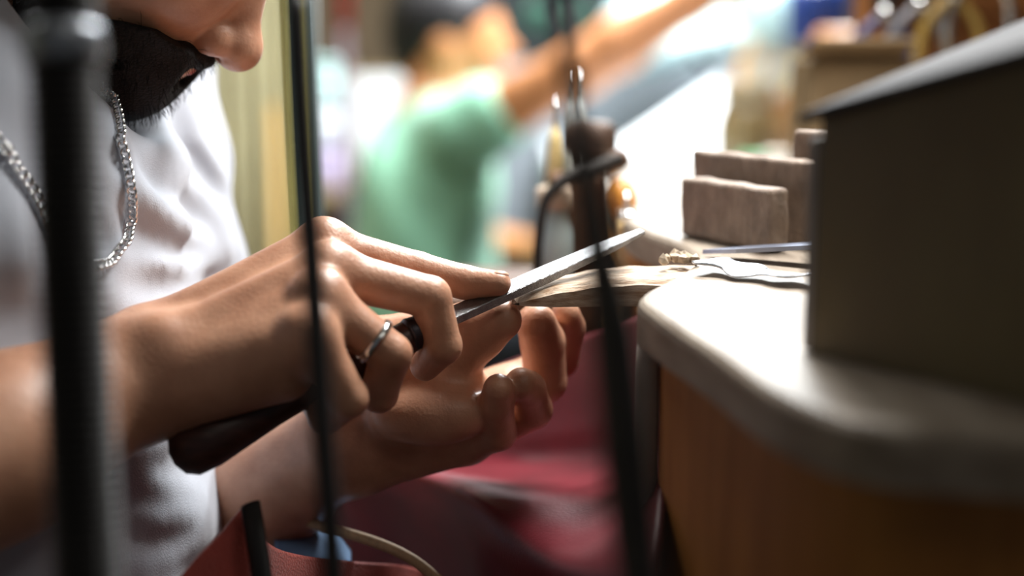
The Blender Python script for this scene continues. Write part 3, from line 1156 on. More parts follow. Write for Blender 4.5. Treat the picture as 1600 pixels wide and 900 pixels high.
#@@LEATHER
# ------------------------------------------------------------------ leather catch skin and things below the bench
g = [[P(400, 670, 0.88), P(540, 650, .83), P(700, 600, .84), P(850, 545, .82), P(985, 500, .74), P(1035, 480, .66)],
     [P(400, 720, 0.87), P(520, 700, .82), P(680, 680, .84), P(830, 672, .82), P(980, 650, .74), P(1035, 640, .64)],
     [P(400, 742, 0.87), P(560, 722, .82), P(690, 726, .83), P(830, 732, .80), P(985, 728, .72), P(1038, 705, .62)],
     [P(400, 748, 0.84), P(575, 728, .79), P(670, 742, .76), P(765, 775, .70), P(890, 840, .63), P(1030, 880, .56)],
     [P(400, 780, 0.85), P(560, 760, .80), P(655, 775, .77), P(735, 815, .71), P(830, 905, .64), P(1000, 1010, .57)],
     [P(400, 860, 0.89), P(540, 840, .84), P(640, 870, .82), P(740, 930, .78), P(830, 1000, .70), P(960, 1080, .62)],
     [P(400, 1120, .92), P(540, 1100, .88), P(640, 1120, .86), P(740, 1140, .82), P(830, 1180, .76), P(960, 1200, .68)]]
tag(patch_obj('leather_skin', g, M_LEATHER, nu=60, nv=70, thick=0.0025, noise=0.0012),
    'glossy maroon leather catch skin slung under the bench', 'leather')
te = [(250, 940, .575), (300, 880, .585), (345, 832, .60), (389, 786, .612), (402, 815, .62), (418, 850, .635), (470, 868, .66), (560, 878, .70), (640, 886, .73), (720, 915, .76)]
g2 = []
for k, (dz, ddy) in enumerate(((0, 0), (-0.012, -0.006), (-0.05, -0.018), (-0.11, -0.012), (-0.16, 0.0))):
    g2.append([P(*q) + np.array([0.0, ddy, dz]) for q in te])
tag(patch_obj('suede_flap', g2, M_SUEDE, nu=90, nv=30, thick=0.002),
    'dusty red suede flap with pointed corner at the bottom left', 'leather')
st = P(390, 790, 0.585)
V, F = tube_data(spline([P(391, 788, .60), P(398, 830, .592), P(406, 880, .588), P(414, 940, .585)], 24), 0.0045, 10, 0.4)
tag(mesh_obj('strap', V, F, M_RUBBER), 'black strap hanging over the red suede corner', 'strap')
tag(tube_obj('tan_cord', [P(440, 806, .735), P(475, 814, .725), P(515, 826, .71), P(580, 845, .70), P(630, 866, .69), P(670, 893, .685), P(700, 925, .68), P(715, 970, .68)], 0.0027, M_TAN, n=70),
    'thin tan cord arching across the dark leather', 'cord')
g3 = [[P(425, 838, .74), P(470, 832, .75), P(520, 838, .755), P(545, 862, .755)],
      [P(430, 855, .715), P(470, 858, .72), P(515, 866, .725), P(545, 885, .73)],
      [P(430, 880, .71), P(470, 885, .71), P(515, 890, .715), P(545, 905, .72)],
      [P(430, 930, .72), P(470, 930, .72), P(515, 930, .72), P(545, 935, .73)]]
tag(patch_obj('denim_cloth', g3, M_BLUE, nu=24, nv=24, thick=0.003, noise=0.001), 'light blue denim fold behind the red suede flap', 'cloth')

# ------------------------------------------------------------------ hanging shaft, hose and cords near the viewer
sh = thing('flexible_shaft', P(115, 450, 0.40), 'thick black ribbed flexible shaft hanging at the far left', 'hose')
c = spline([P(88, -120, .40) + np.array([-0.01, 0, k_]) for k_ in (1.60, 1.0, 0.5, 0.2)] + [P(88, -120, .40), P(100, 100, .40), P(112, 400, .40), P(124, 650, .40), P(140, 980, .40)], 2400)
rad = 0.0096 + 0.0006 * np.sin(np.concatenate([[0], np.cumsum(np.linalg.norm(np.diff(c, axis=0), axis=1))]) / 0.0028 * 2 * math.pi)
V, F = tube_data(c, rad, 16)
mesh_obj('ribbed_sleeve', V, F, M_RUBBER, sh)
M_GREY = mat('grey_metal', (150, 156, 165), 0.35, 0.7, var=0.1, scale=40)
cc_ = spline([P(97, 40, .40), P(99, 100, .40)], 8)
V, F = tube_data(cc_, [0.0103, 0.0112, 0.0114, 0.0114, 0.0114, 0.0114, 0.0112, 0.0103], 20)
mesh_obj('collar', V, F, M_GREY, sh)
tag(tube_obj('hanging_cord', [P(455, -120, .44) + np.array([-0.004, 0, k_]) for k_ in (1.60, 0.8, 0.2)] + [P(455, -120, .44), P(462, 20, .44), P(472, 200, .44), P(488, 420, .44), P(503, 650, .44), P(515, 800, .44), P(526, 980, .44)], 0.0036, M_RUBBER, n=60),
    'thin black cord hanging across the wrist of the file hand', 'cord')
tag(tube_obj('dark_hose', [P(866, -120, .37) + np.array([-0.012, 0, k_]) for k_ in (1.60, 0.8, 0.2)] + [P(866, -120, .37), P(884, 60, .37), P(903, 200, .37), P(933, 380, .37), P(958, 520, .37), P(975, 680, .37), P(990, 820, .37), P(1012, 990, .37)],
             [0.0022, 0.0022, 0.0022, 0.0022, 0.0026, 0.0030, 0.0042, 0.0060, 0.0064, 0.0060, 0.0056], M_HOSE, n=110),
    'dark hose hanging in front of the bench pin', 'hose')

#@@TOOLS
# ------------------------------------------------------------------ tools behind the pin
M_TOOLWOOD = mat('tool_wood', (92, 60, 36), 0.6, var=0.3, scale=40, stretch=(3, 3, 0.6))
M_PALE = mat('pale_wood', (216, 184, 130), 0.5, var=0.12, scale=60, stretch=(3, 3, 0.6))
M_AMBER = mat('amber_handle', (206, 140, 60), 0.35, var=0.15, scale=40)
M_DARKM = mat('dark_iron', (40, 36, 34), 0.45, 0.6, var=0.3, scale=80)
M_GLASSJ = mat('jar_glass', (196, 214, 214), 0.12, var=0.05, scale=20, trans=0.35)
SZ = BZ - 0.052
rack = thing('tool_rack', (0.03, 0.93, SZ), 'dark brown wooden tool rack fixed below the bench edge behind the file', 'tool rack')
box_obj('shelf', (0.105, 0.12, 0.016), (0.006, 0.92, SZ - 0.0082), M_TOOLWOOD, rack)
x0 = (898 - 800) * K * 0.90
box_obj('upright', (0.034, 0.03, 0.072), (0.041, 0.915, SZ + 0.0362), M_TOOLWOOD, rack, bevel=0.004)
box_obj('bracket', (0.02, 0.10, 0.10), (0.050, 0.93, SZ - 0.068), M_TOOLWOOD, rack)


def up_at(px, d, z):
    return np.array([(px - 800) * K * d, d, z])


jar = thing('glass_jar', up_at(868, .885, SZ), 'small glass jar with dark lid on the tool rack', 'jar')
p0 = up_at(868, .885, SZ)
lathe_obj('glass', p0, p0 + np.array([0, 0, 0.052]), [(0, 0.010), (0.05, 0.0125), (0.75, 0.0125), (0.88, 0.0095), (1, 0.0095)], M_GLASSJ, jar)
lathe_obj('lid', p0 + np.array([0, 0, 0.0522]), p0 + np.array([0, 0, 0.066]), [(0, 0.0115), (0.15, 0.012), (0.9, 0.012), (1, 0.010)], mat('lid_cream', (190, 170, 150), 0.5), jar)
# saw frame: dark bow
sf = thing('saw_frame', up_at(840, .87, SZ), 'dark bow-shaped saw frame leaning over the jar', 'saw')
tube_obj('bow', [P(840, 425, .865), P(842, 370, .865), P(852, 315, .868), P(878, 285, .872), P(920, 268, .876), P(972, 248, .88)], [.0032, .0032, .0034, .0042, .005, .0055], M_DARKM, sf, n=50)
lathe_obj('handle', P(945, 262, .88), P(980, 243, .882), [(0, .005), (.2, .0062), (.8, .0066), (1, .004)], M_TOOLWOOD, sf)
# round-headed tool with amber handle
hm = thing('amber_handled_tool', P(965, 360, .90), 'tool with glossy amber handle and steel cap on the rack', 'tool')
lathe_obj('handle', P(978, 345, .90), P(962, 278, .90), [(0, .006), (.15, .0095), (.5, .0105), (.8, .0085), (1, .004)], M_AMBER, hm)
lathe_obj('cap', P(961, 276, .90), P(953, 258, .90), [(0, .006), (.2, .008), (.8, .008), (1, .005)], M_SILVER, hm)
lathe_obj('shank', P(979, 347, .90), P(990, 412, .90), [(0, .0035), (1, .0030)], M_SILVER, hm)
pl = thing('graver', P(985, 415, .86), 'pale turned wooden tool handle standing beside the rack upright', 'tool')
lathe_obj('handle', P(990, 424, .86), P(982, 345, .86), [(0, .004), (.08, .0078), (.3, .0105), (.6, .0092), (.9, .0085), (1, .0075)], M_PALE, pl)
lathe_obj('ferrule', P(982, 344, .86), P(981, 332, .86), [(0, .0070), (1, .0058)], M_SILVER, pl)
lathe_obj('spike', P(981, 331, .86), P(979, 300, .86), [(0, .0025), (1, .0010)], M_SILVER, pl)
iron = thing('iron_stake', P(915, 420, .93), 'dark iron stake standing on the rack behind the saw frame', 'stake')
pz = up_at(925, .93, SZ)
lathe_obj('shaft', pz, pz + np.array([0, 0, 0.082]), [(0, .014), (.12, .014), (.2, .009), (.8, .008), (1, .011)], mat('stake_brown', (74, 54, 42), 0.6, 0.2), iron)
lathe_obj('head', pz + np.array([0, 0, 0.0822]), pz + np.array([0, 0, 0.104]), [(0, .012), (.2, .017), (.8, .016), (1, .011)], mat('stake_brown', (74, 54, 42), 0.6, 0.2), iron)
for i, (px_, d_, h_, col, nm) in enumerate(((865, .95, .098, (214, 190, 130), 'pale yellow'), (895, .97, .115, (190, 196, 196), 'pale grey'))):
    t_ = thing('needle_tool', up_at(px_, d_, SZ), 'slim %s tool handle upright behind the jar' % nm, 'tool', 'slim tool handles on the rack')
    b0 = up_at(px_, d_, SZ)
    lathe_obj('grip', b0, b0 + np.array([0.002, 0, h_]), [(0, .005), (.1, .0075), (.6, .007), (.9, .0055), (1, .003)], mat('grip_' + nm, col, 0.5), t_)
    lathe_obj('tip', b0 + np.array([0.002, 0, h_]), b0 + np.array([0.0025, 0, h_ + .02]), [(0, .0025), (1, .001)], M_SILVER, t_)

# pliers rack on the right above the box
M_ORANGE = mat('orange_wood', (140, 88, 42), 0.55, var=0.2, scale=12, stretch=(0.5, 3, 3))
M_TANBOX = mat('tan_card', (116, 96, 68), 0.8, var=0.12, scale=14)
pr = thing('pliers_rack', (0.5, 1.20, BZ), 'brown wooden rail rack holding pliers at the back of the bench', 'tool rack')
box_obj('back_board', (0.62, 0.016, 0.21), (0.60, 1.225, BZ + 0.1055), M_ORANGE, pr)
box_obj('rail', (0.60, 0.020, 0.020), (0.60, 1.190, BZ + 0.150), M_TOOLWOOD, pr)
for x_ in (0.32, 0.60, 0.88):
    box_obj('arm', (0.02, 0.025, 0.02), (x_, 1.2105, BZ + 0.150), M_TOOLWOOD, pr)
cols = [((60, 70, 110), 'navy'), ((140, 114, 56), 'yellow'), ((150, 50, 60), 'red'), ((120, 120, 128), 'grey')]


def pliers(px_, d_, py0, col, nm, chrome=False):
    c0_ = P(px_, py0, d_)
    c0_[1] = 1.163
    t_ = thing('pliers', c0_, '%s-handled pliers hanging on the rack' % nm, 'pliers', 'pliers on the rack')
    mg = M_SILVER if chrome else mat('plier_' + nm, col, 0.4)
    for s in (-1, 1):
        tube_obj('handle', [c0_ + np.array([0.001 * s, 0.004 * s, 0]), c0_ + np.array([0.022 * s, 0.004 * s, -0.025]), c0_ + np.array([0.026 * s, 0.004 * s, -0.065]), c0_ + np.array([0.014 * s, 0.004 * s, -0.105])], [.004, .0046, .0046, .004], mg, t_, n=24, seg=10)
        tube_obj('jaw', [c0_ + np.array([0.003 * s, 0, 0.0]), c0_ + np.array([0.005 * s, 0, 0.016]), c0_ + np.array([0.0015 * s, 0, 0.040])], [.006, .005, .002], M_DARKM, t_, n=14, seg=8)
    lathe_obj('pivot', c0_ + np.array([0, -0.009, 0]), c0_ + np.array([0, 0.009, 0]), [(0, .006), (1, .006)], M_SILVER, t_)


for i, (px_, nm) in enumerate(((1372, 'navy'), (1425, 'grey'), (1476, 'yellow'))):
    pliers(px_, 1.16, 20 - 14 * i, dict((n_, c_) for c_, n_ in cols)[nm], nm)
pliers(1545, 1.12, -60, (0, 0, 0), 'chrome', True)
tb = thing('card_box', (0.30, 1.13, BZ), 'tan cardboard box standing below the pliers rack', 'box')
bq = up_at(1335, 1.12, BZ)
box_obj('carton', (0.085, 0.055, 0.088), (bq[0], 1.135, BZ + 0.0445), M_TANBOX, tb, rotz=0.15)
box_obj('flap', (0.082, 0.004, 0.03), (bq[0] - 0.004, 1.105, BZ + 0.0885 + 0.008), M_TANBOX, tb, rotz=0.15, rot=Matrix.Rotation(0.15, 4, 'Z') @ Matrix.Rotation(1.1, 4, 'X'), bevel=0.001)

#@@BACK
# ------------------------------------------------------------------ far bench and its clutter
DZ = 0.83
M_FARTOP = mat('far_top', (196, 200, 204), 0.6, var=0.05, scale=8)
M_PAPER = mat('paper', (240, 243, 246), 0.85, var=0.02, scale=8)
M_GREYP = mat('grey_panel', (138, 146, 154), 0.75, var=0.05, scale=4)
fb = thing('far_workbench', (0.9, 2.5, 0), 'pale grey-topped workbench in the background under white papers', 'workbench')
box_obj('bench_top', (1.9, 1.5, 0.04), (1.02, 2.45, DZ - 0.0202), M_FARTOP, fb)
for lx in (0.15, 1.9):
    for ly in (1.78, 3.12):
        box_obj('leg', (0.06, 0.06, DZ - 0.041), (lx, ly, (DZ - 0.041) / 2), M_TOOLWOOD, fb)
pn = thing('grey_partition', (0.25, 3.25, 0), 'tall blue-grey partition panel behind the person in green', 'partition')
px0, px1 = (742 - 800) * K * 3.25, (1165 - 800) * K * 3.25
zt = P(0, 96, 3.25)[2]
box_obj('panel', (px1 - px0, 0.03, zt - 0.05), ((px0 + px1) / 2, 3.25, (zt + 0.05) / 2), M_GREYP, pn)
for x_ in (px0 + 0.03, px1 - 0.03):
    box_obj('foot', (0.05, 0.3, 0.0495), (x_, 3.25, 0.025), M_DARKM, pn)


def sheet(name, corners, label, material=M_PAPER, curl=0.02, group='white papers on the far bench'):
    a, b, c_, d_ = [np.asarray(q, float) for q in corners]
    n_ = 14
    V = []
    for i in range(n_):
        for j in range(n_):
            u_, v_ = i / (n_ - 1), j / (n_ - 1)
            p = a * (1 - u_) * (1 - v_) + b * u_ * (1 - v_) + c_ * u_ * v_ + d_ * (1 - u_) * v_
            V.append(p + np.array([0, 0, curl * (u_ * (1 - u_) + 0.5 * v_ * v_) * 2]))
    F = [(i * n_ + j, (i + 1) * n_ + j, (i + 1) * n_ + j + 1, i * n_ + j + 1) for i in range(n_ - 1) for j in range(n_ - 1)]
    o = mesh_obj(name, V, F, material)
    m_ = o.modifiers.new('t', 'SOLIDIFY')
    m_.thickness = 0.002
    return tag(o, label, 'paper', group)


def dk(px_, y_, dz=0.0):
    """point on the far bench"""
    return np.array([(px_ - 800) * K * y_, y_, DZ + dz])


sheet('paper_sheet', [dk(905, 1.76, .002), dk(1150, 1.76, .002), dk(1160, 2.2, .002), dk(915, 2.2, .002)], 'large white paper sheet at the near edge of the far bench')
sheet('paper_sheet', [dk(925, 2.25, .004), dk(1130, 2.25, .004), dk(1140, 2.60, .004), dk(950, 2.60, .004)], 'white paper sheet lying in the middle of the far bench')
sheet('paper_sheet', [dk(935, 2.62, .003), dk(1140, 2.62, .003), P(1128, 120, 2.85), P(1085, 150, 2.85)], 'white paper propped up as a slanting wedge on the far bench', curl=0.005)
# pink and yellow scraps
for (a_, b_, y_, col, nm) in ((1015, 1075, 1.70, (196, 176, 206), 'lilac'), (1040, 1085, 1.80, (232, 206, 150), 'pale yellow')):
    sheet('paper_scrap', [dk(a_, y_, .012), dk(b_, y_, .012), dk(b_ + 5, y_ + .09, .012), dk(a_ + 5, y_ + .09, .012)], '%s paper scrap behind the wooden blocks' % nm, mat('scrap_' + nm, col, 0.8), 0.004, 'coloured scraps on the far bench')

# green carton, cream carton, tall bottle
gb = thing('green_carton', dk(1180, 2.1), 'small green carton on the far bench above the blocks', 'carton')
box_obj('carton', (0.045, 0.04, 0.045), dk(1182, 2.02, .0232), mat('green_card', (70, 158, 104), 0.6), gb)
box_obj('lid', (0.048, 0.043, 0.010), dk(1182, 2.02, .0512), mat('green_card2', (86, 172, 120), 0.6), gb)
cb = thing('cream_carton', dk(1225, 2.1), 'small cream carton next to the green one', 'carton')
box_obj('carton', (0.05, 0.045, 0.05), dk(1222, 2.02, .0257), mat('cream_card', (206, 196, 178), 0.6), cb)
box_obj('lid', (0.053, 0.048, 0.010), dk(1222, 2.02, .0562), mat('cream_card2', (214, 204, 190), 0.6), cb)


def bottle(name, px_, d_, py_bot, py_top, r, prof_cols, label, cat='bottle', group=None):
    a_ = P(px_, py_bot, d_); z0 = a_[2]; z1 = P(px_, py_top, d_)[2]
    a_ = np.array([a_[0], d_, z0])
    t_ = thing(name, a_, label, cat, group)
    H_ = z1 - z0
    for (nm, t0, t1, prof, col) in prof_cols:
        lathe_obj(nm, a_ + np.array([0, 0, H_ * t0]), a_ + np.array([0, 0, H_ * t1]), [(t, rr * r) for t, rr in prof], mat(name + nm + str(px_), col, 0.4, var=0.06), t_)
    return t_


dkpy = lambda y_: 450 - ((DZ - HC) / y_ / math.cos(PITCH) + math.tan(PITCH)) / K * 1.0


def py_on_desk(y_):
    # row of the photograph where the far bench top lies at this depth
    for py in range(0, 500):
        p = P(0, py, y_)
        if p[2] <= DZ:
            return py
    return 500


yb = 2.35
pb = py_on_desk(yb) - 1
bottle('tall_bottle', 1198, yb, pb, -25, 0.05, [
    ('base', 0, .24, [(0, .7), (.1, .8), (.9, .8), (1, .6)], (26, 34, 88)),
    ('red_band', .2402, .42, [(0, .5), (.2, .62), (.8, .6), (1, .5)], (168, 40, 52)),
    ('body', .4202, .72, [(0, .6), (.3, .85), (.7, .8), (1, .5)], (190, 186, 172)),
    ('cap', .7202, 1, [(0, .8), (.1, 1.0), (.8, 1.0), (1, .7)], (190, 228, 232))], 'tall dispenser with pale blue cap, red middle and navy base')
bottle('amber_bottle', 1178, 2.75, py_on_desk(2.75) - 1, 0, 0.04, [
    ('glass', 0, .8, [(0, .8), (.05, 1), (.7, 1), (.9, .5), (1, .4)], (176, 124, 52)),
    ('cap', .8002, 1, [(0, .5), (.9, .5), (1, .35)], (120, 84, 40))], 'tall amber bottle left of the pale-capped dispenser')
bottle('navy_jar', 1268, 2.1, py_on_desk(2.1) - 1, -20, 0.055, [
    ('glass', 0, .5, [(0, .9), (.05, 1), (.9, 1), (1, .8)], (132, 96, 60)),
    ('neck', .5002, .72, [(0, .8), (.5, .6), (1, .6)], (206, 180, 92)),
    ('lid', .7202, 1, [(0, .75), (.1, .8), (.9, .8), (1, .7)], (34, 60, 128))], 'brown jar with navy lid and yellow collar', 'jar')
bottle('brown_crock', 1165, 2.2, py_on_desk(2.2) - 1, 130, 0.05, [
    ('body', 0, .85, [(0, .6), (.2, 1), (.7, 1), (1, .75)], (128, 110, 74)),
    ('rim', .8502, 1, [(0, .8), (.5, .85), (1, .8)], (146, 128, 90))], 'squat olive-brown crock in front of the dispenser', 'crock')
bottle('copper_tin', 1352, 1.95, py_on_desk(1.95) - 1, 45, 0.075, [
    ('body', 0, .8, [(0, .95), (.03, 1), (.97, 1), (1, .95)], (134, 104, 66)),
    ('lid', .8002, 1, [(0, 1.03), (.8, 1.03), (1, .9)], (176, 116, 56))], 'wide brown tin with orange lid on the far bench', 'tin')

# pale lamp shade beyond the raised arm
lp = thing('desk_lamp', dk(1090, 3.0), 'desk lamp with wide pale cyan-white shade behind the raised arm', 'lamp')
M_SHADE = mat('shade', (206, 236, 238), 0.5, var=0.03, scale=6)
b0 = dk(1110, 2.95)
lathe_obj('base', b0 + np.array([0, 0, .0005]), b0 + np.array([0, 0, 0.03]), [(0, .09), (.6, .09), (1, .03)], M_DARKM, lp)
tube_obj('stem', [b0 + np.array([0, 0, .03]), b0 + np.array([0.01, 0, .12]), P(1075, 70, 2.95)], 0.009, M_DARKM, lp, n=16)
lathe_obj('shade', P(1050, 92, 2.95), P(1020, -60, 2.95), [(0, .17), (.02, .172), (.5, .13), (.9, .06), (1, .04)], M_SHADE, lp, seg=32)

# dark cabinet with green jars
cabn = thing('dark_cabinet', (0.1, 3.6, 0), 'near-black cabinet behind the head of the person in green', 'cabinet')
cx0, cx1 = (778 - 800) * K * 3.6, (960 - 800) * K * 3.6
box_obj('carcass', (cx1 - cx0, 0.3, 2.0), ((cx0 + cx1) / 2, 3.75, 1.0), mat('cab_dark', (24, 30, 32), 0.5, var=0.2), cabn)
for k in range(2):
    xx = cx0 + (cx1 - cx0) * (0.25 + 0.5 * k)
    box_obj('door', ((cx1 - cx0) / 2 - 0.012, 0.02, 1.92), (xx, 3.588, 1.0), mat('cab_door', (32, 42, 44), 0.5, var=0.2), cabn)
for px_, nm in ((842, 'larger'), (906, 'smaller')):
    c_ = P(px_, 22, 3.5)
    sz = 0.034 if nm == 'larger' else 0.026
    t_ = thing('green_dial', c_, '%s round green dial on the dark cabinet' % nm, 'dial', 'green dials')
    lathe_obj('face', c_, np.array([c_[0], 3.577, c_[2]]), [(0, sz * .9), (.2, sz), (1, sz)], mat('dial_green', (58, 112, 92), 0.5), t_)
    lathe_obj('knob', c_ + np.array([0, -0.012, 0]), c_ - np.array([0, 0.0005, 0]), [(0, .008), (1, .010)], M_DARKM, t_)

# left background: yellow curtain, poles, papers on a shelf
M_CURT = mat('curtain', (208, 200, 164), 0.9, var=0.1, scale=6)
yc = 2.7
V, F = [], []
xa, xb = (300 - 800) * K * yc, (470 - 800) * K * yc
za_, zb_ = 0.3, 2.3
nx = 90
for i in range(nx):
    u_ = i / (nx - 1)
    for j in range(12):
        v_ = j / 11
        V.append((xa + (xb - xa) * u_, yc + 0.028 * math.sin(u_ * 30 + 0.5 * math.sin(v_ * 4)) * (0.4 + 0.6 * v_), zb_ + (za_ - zb_) * v_))
F = [(i * 12 + j, i * 12 + j + 1, (i + 1) * 12 + j + 1, (i + 1) * 12 + j) for i in range(nx - 1) for j in range(11)]
cu = mesh_obj('curtain', V, F, M_CURT)
cu.modifiers.new('t', 'SOLIDIFY').thickness = 0.003
tag(cu, 'pale yellow curtain hanging behind the bearded person', 'curtain')


def post(name, px_, d_, r, col, label, z0=0.0, z1=2.4, top=None, lean=0.0, rough=0.5, cat='post'):
    x_ = (px_ - 800) * K * d_
    t_ = thing(name, (x_, d_, z0), label, cat)
    lathe_obj('shaft', (x_, d_, z0), (x_ + lean, d_, z1), [(0, r * 1.6), (.01, r * 1.6), (.012, r), (1, r)], mat(name + '_m', col, rough, var=0.1, scale=10), t_, seg=16)
    if top:
        zt0 = P(px_, top[0], d_)[2]
        lathe_obj('sleeve', (x_ , d_, zt0), (x_ , d_, z1 + .01), [(0, r * 1.25), (1, r * 1.25)], mat(name + '_t', top[1], 0.4), t_, seg=16)
    return t_


post('yellow_post', 430, 2.3, 0.007, (186, 146, 70), 'slim yellow post in front of the curtain', z1=P(432, 165, 2.3)[2])
post('green_post', 484, 1.5, 0.009, (34, 58, 56), 'thin dark green post beside the hanging cord')
post('olive_post', 467, 1.9, 0.010, (150, 140, 60), 'thin olive-yellow post left of the dark green one')
post('pink_post', 541, 2.95, 0.012, (84, 62, 70), 'greyish pink post with bright red top sleeve', top=(42, (190, 10, 20)))
post('dark_rod', 553, 2.9, 0.012, (34, 36, 44), 'short dark rod behind the back of the person in green', z1=P(553, 290, 2.9)[2])

shf = thing('low_shelf', (-0.75, 3.3, 0), 'beige shelf unit with white papers behind the person in green', 'shelf')
sx0, sx1 = (470 - 800) * K * 3.3, (760 - 800) * K * 3.3
M_SHELF = mat('shelf_beige', (172, 150, 112), 0.7, var=0.1, scale=8)
zs = P(0, 300, 3.3)[2]
box_obj('top_board', (sx1 - sx0, 0.4, 0.03), ((sx0 + sx1) / 2, 3.4, zs), M_SHELF, shf)
zs2 = P(0, 112, 3.5)[2]
box_obj('back_board', (sx1 - sx0, 0.02, zs2), ((sx0 + sx1) / 2, 3.61, zs2 / 2), M_SHELF, shf)
for x_ in (sx0 + 0.015, sx1 - 0.015):
    box_obj('side', (0.03, 0.4, zs - 0.016), (x_, 3.4, (zs - 0.016) / 2), M_SHELF, shf)
zt0 = zs + 0.0155
sheet('poster_sheet', [np.array([(556 - 800) * K * 3.45, 3.45, zt0 + .002]), np.array([(672 - 800) * K * 3.45, 3.45, zt0 + .002]), np.array([(672 - 800) * K * 3.55, 3.55, P(0, 122, 3.55)[2]]), np.array([(552 - 800) * K * 3.55, 3.55, P(0, 122, 3.55)[2]])],
      'white papers propped upright on the beige shelf', curl=0.004, group='papers on the shelf')
for i, (py_, col, nm) in enumerate(((160, (206, 240, 238), 'topmost pale cyan'), (222, (236, 242, 250), 'middle white'), (284, (214, 198, 232), 'lowest lilac'))):
    d_ = 3.25
    c_ = P(517, py_, d_)
    hh = 0.075
    zc = zt0 + 0.0008 + (2 - i) * 0.0965
    bk = thing('tub', (c_[0], d_, zc), '%s plastic tub in the stack on the beige shelf' % nm, 'tub', 'stacked plastic tubs')
    lathe_obj('pot', (c_[0], d_, zc), (c_[0], d_, zc + .078), [(0, .040), (.05, .044), (1, .048)], mat('tub%d' % i, col, 0.4, var=0.03), bk)
    lathe_obj('lid', (c_[0], d_, zc + .0782), (c_[0], d_, zc + .0955), [(0, .051), (.8, .051), (1, .046)], mat('tub%d' % i, col, 0.4), bk)

#@@FARMAN
# ------------------------------------------------------------------ person in green
D2 = 2.5
pm = thing('person', (-0.12, D2, 0.45), 'dark-haired person in green t-shirt reaching one arm up, blurred in background', 'person')


def Q(px_, py_, dd=0.0):
    return P(px_, py_, D2 + dd)


s2 = Field(pad=0.06)
hc = Q(705, 62)
a2 = math.radians(92)
fu2 = np.array([math.cos(a2), 0, math.sin(a2)]); ff2 = np.array([math.sin(a2), 0, -math.cos(a2)])
AX2 = np.array([ff2, fu2, [0, -1, 0]])


def H2(f, u, s=0.0):
    return hc + ff2 * mm(f) + fu2 * mm(u) + np.array([0, -1.0, 0]) * mm(s)


s2.add(Ell(H2(-8, 28), (.096, .082, .074), AX2))
s2.add(Ell(H2(34, -22), (.052, .068, .058), AX2), .03)
s2.add(Ell(H2(60, -68), (.022, .018, .024), AX2), .025)
s2.add(Cone(H2(84, 4), H2(106, -22), .010, .012), .012)
for s in (-1, 1):
    s2.add(Ell(H2(92, -26, 11 * s), (.011, .009, .008), AX2), .006)
    s2.add(Cone(H2(80, 16, 12 * s), H2(72, 18, 40 * s), .012, .011), .014)
    s2.add(Ell(H2(-12, -14, 72 * s), (.022, .032, .012), AX2), .008)
    s2.add(Ell(H2(62, -24, 34 * s), (.024, .024, .022), AX2), .02)
s2.add(Cone(H2(82, -47, -16), H2(82, -47, 16), .008, .008), .012)
nb2 = Q(672, 195)
s2.add(Cone(H2(-15, -45), nb2, .058, .065), .03)
shN = Q(735, 200, -0.17)           # near shoulder
elN = Q(910, 106, -0.28)
wrN = Q(1078, 2, -0.34)
s2.add(Cone(shN, elN, .050, .043), .03)
s2.add(Cone(elN, elN + (wrN - elN) * 0.35, .043, .044), .015)
s2.add(Cone(elN + (wrN - elN) * 0.35, wrN, .044, .030), .015)
wd = (wrN - elN) / np.linalg.norm(wrN - elN)
hnd = wrN + wd * 0.085
s2.add(Cone(wrN, hnd, .030, .034), .02)
for k in range(4):
    kb = hnd + np.array([0, 0.055 - 0.024 * k - 0.018, 0.012])
    k1 = kb + wd * 0.045 + np.array([0, 0, -0.004]); k2 = k1 + wd * 0.03 + np.array([0, 0, -0.022])
    s2.add(Cone(kb, k1, .011, .010), .006).add(Cone(k1, k2, .010, .008), .004)
s2.add(Cone(wrN + wd * 0.03 + np.array([0, .02, -.01]), wrN + wd * 0.10 + np.array([0, .03, -.045]), .014, .010), .008)
shF = Q(700, 210, 0.17)
elF = Q(735, 380, 0.20)
wrF = Q(870, 400, 0.06)
s2.add(Cone(shF, elF, .055, .045), .03)
s2.add(Cone(elF, wrF, .043, .030), .015)
s2.add(Cone(wrF, wrF + np.array([.09, -.01, 0]), .030, .032), .02)
for k in range(4):
    kb = wrF + np.array([.09, .03 - .02 * k, 0]); k1 = kb + np.array([.045, 0, -.012]); k2 = k1 + np.array([.022, 0, -.02])
    s2.add(Cone(kb, k1, .011, .010), .006).add(Cone(k1, k2, .010, .008), .004)
t0_, t1_ = Q(672, 300), Q(660, 460)
s2.add(Ell(t0_, (.10, .15, .16)), .04)
s2.add(Ell(t1_, (.10, .14, .25)), .05)
b2 = sdf_obj('body', s2, 0.006, M_SKIN2, pm)
h2 = Field(pad=0.06)
h2.add(Ell(H2(-12, 36), (.102, .090, .082), AX2))
h2.add(Cone(H2(-70, -10), H2(-62, -58), .040, .026), .04)
h2.add(Ell(H2(72, -18), (.062, .062, .10), AX2), .012, 's')
h2.add(Ell(H2(-2, -38), (.050, .050, .12), AX2), .012, 's')
sdf_obj('hair', h2, 0.005, M_HAIR2, b2)
e2 = Field(pad=0.06).add(Cone(H2(84, 8, 14), H2(70, 10, 44), .006, .005))
sdf_obj('eyebrow', e2, 0.003, M_HAIR2, b2)
e3 = Field(pad=0.06).add(Ell(H2(76, -6, 32), (.010, .008, .012), AX2))
sdf_obj('eye', e3, 0.003, M_HAIR2, b2)
g2_ = Field(pad=0.06)
g2_.add(Ell(t0_ + np.array([0.0, 0, -0.01]), (.122, .172, .165)))
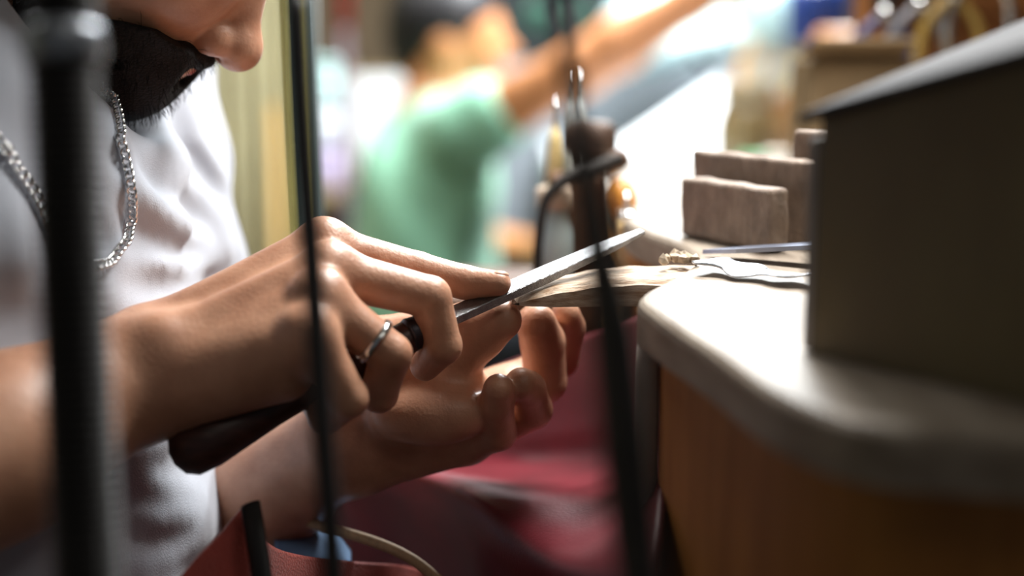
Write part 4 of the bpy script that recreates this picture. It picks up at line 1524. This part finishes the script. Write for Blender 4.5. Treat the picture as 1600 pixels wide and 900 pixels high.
g2_.add(Ell(t1_ + np.array([0.005, 0, 0]), (.122, .165, .27)), .06)
g2_.add(Cone(Q(676, 212), shN, .062, .060), .05)
g2_.add(Cone(Q(676, 212), shF, .062, .060), .05)
slN = shN + (elN - shN) * 0.20
g2_.add(Cone(shN, slN, .060, .061), .04)
slF = shF + (elF - shF) * 0.6
g2_.add(Cone(shF, slF, .068, .066), .04)


def ripple2(p, d):
    return d + 0.004 * np.sin(p[:, 2] * 30 + p[:, 0] * 35 + 2 * np.sin(p[:, 1] * 9)) + 0.003 * np.sin(p[:, 0] * 55 - p[:, 2] * 22)


g2_.items.append((ripple2, 'f', 0))
g2_.add(Cone(H2(-15, -60), nb2 + np.array([0, 0, .01]), .062, .070), .006, 's')
g2_.add(Cone(slN + (elN - shN) * 0.33, slN + (elN - shN) * 0.9, .054, .060), .005, 's')
g2_.add(Cone(slF + (elF - shF) * 0.3, slF + (elF - shF) * 0.8, .060, .062), .005, 's')
sdf_obj('t_shirt', g2_, 0.007, M_GREEN, pm)
j2 = Field(pad=0.06)
hip = np.array([t1_[0], D2, 0.58])
j2.add(Ell(hip, (.14, .17, .13)))
for sy in (-1, 1):
    j2.add(Cone(hip + np.array([0.03, .09 * sy, -.04]), hip + np.array([.42, .12 * sy, -.05]), .085, .066), .03)
    j2.add(Cone(hip + np.array([.42, .12 * sy, -.05]), hip + np.array([.40, .12 * sy, -.53]), .064, .048), .02)
sdf_obj('trousers', j2, 0.012, mat('far_denim', (50, 56, 66), 0.9, var=0.15, scale=20), pm)
st2 = thing('stool', (hip[0], D2, 0), 'round wooden stool under the person in green', 'stool')
lathe_obj('seat', (hip[0], D2, 0.40), (hip[0], D2, 0.452), [(0, .15), (.1, .17), (.8, .17), (1, .15)], M_TOOLWOOD, st2)
for k in range(4):
    an = math.pi / 4 + k * math.pi / 2
    tube_obj('leg', [(hip[0] + .12 * math.cos(an), D2 + .12 * math.sin(an), .401), (hip[0] + .19 * math.cos(an), D2 + .19 * math.sin(an), 0)], .015, M_TOOLWOOD, st2, n=4)
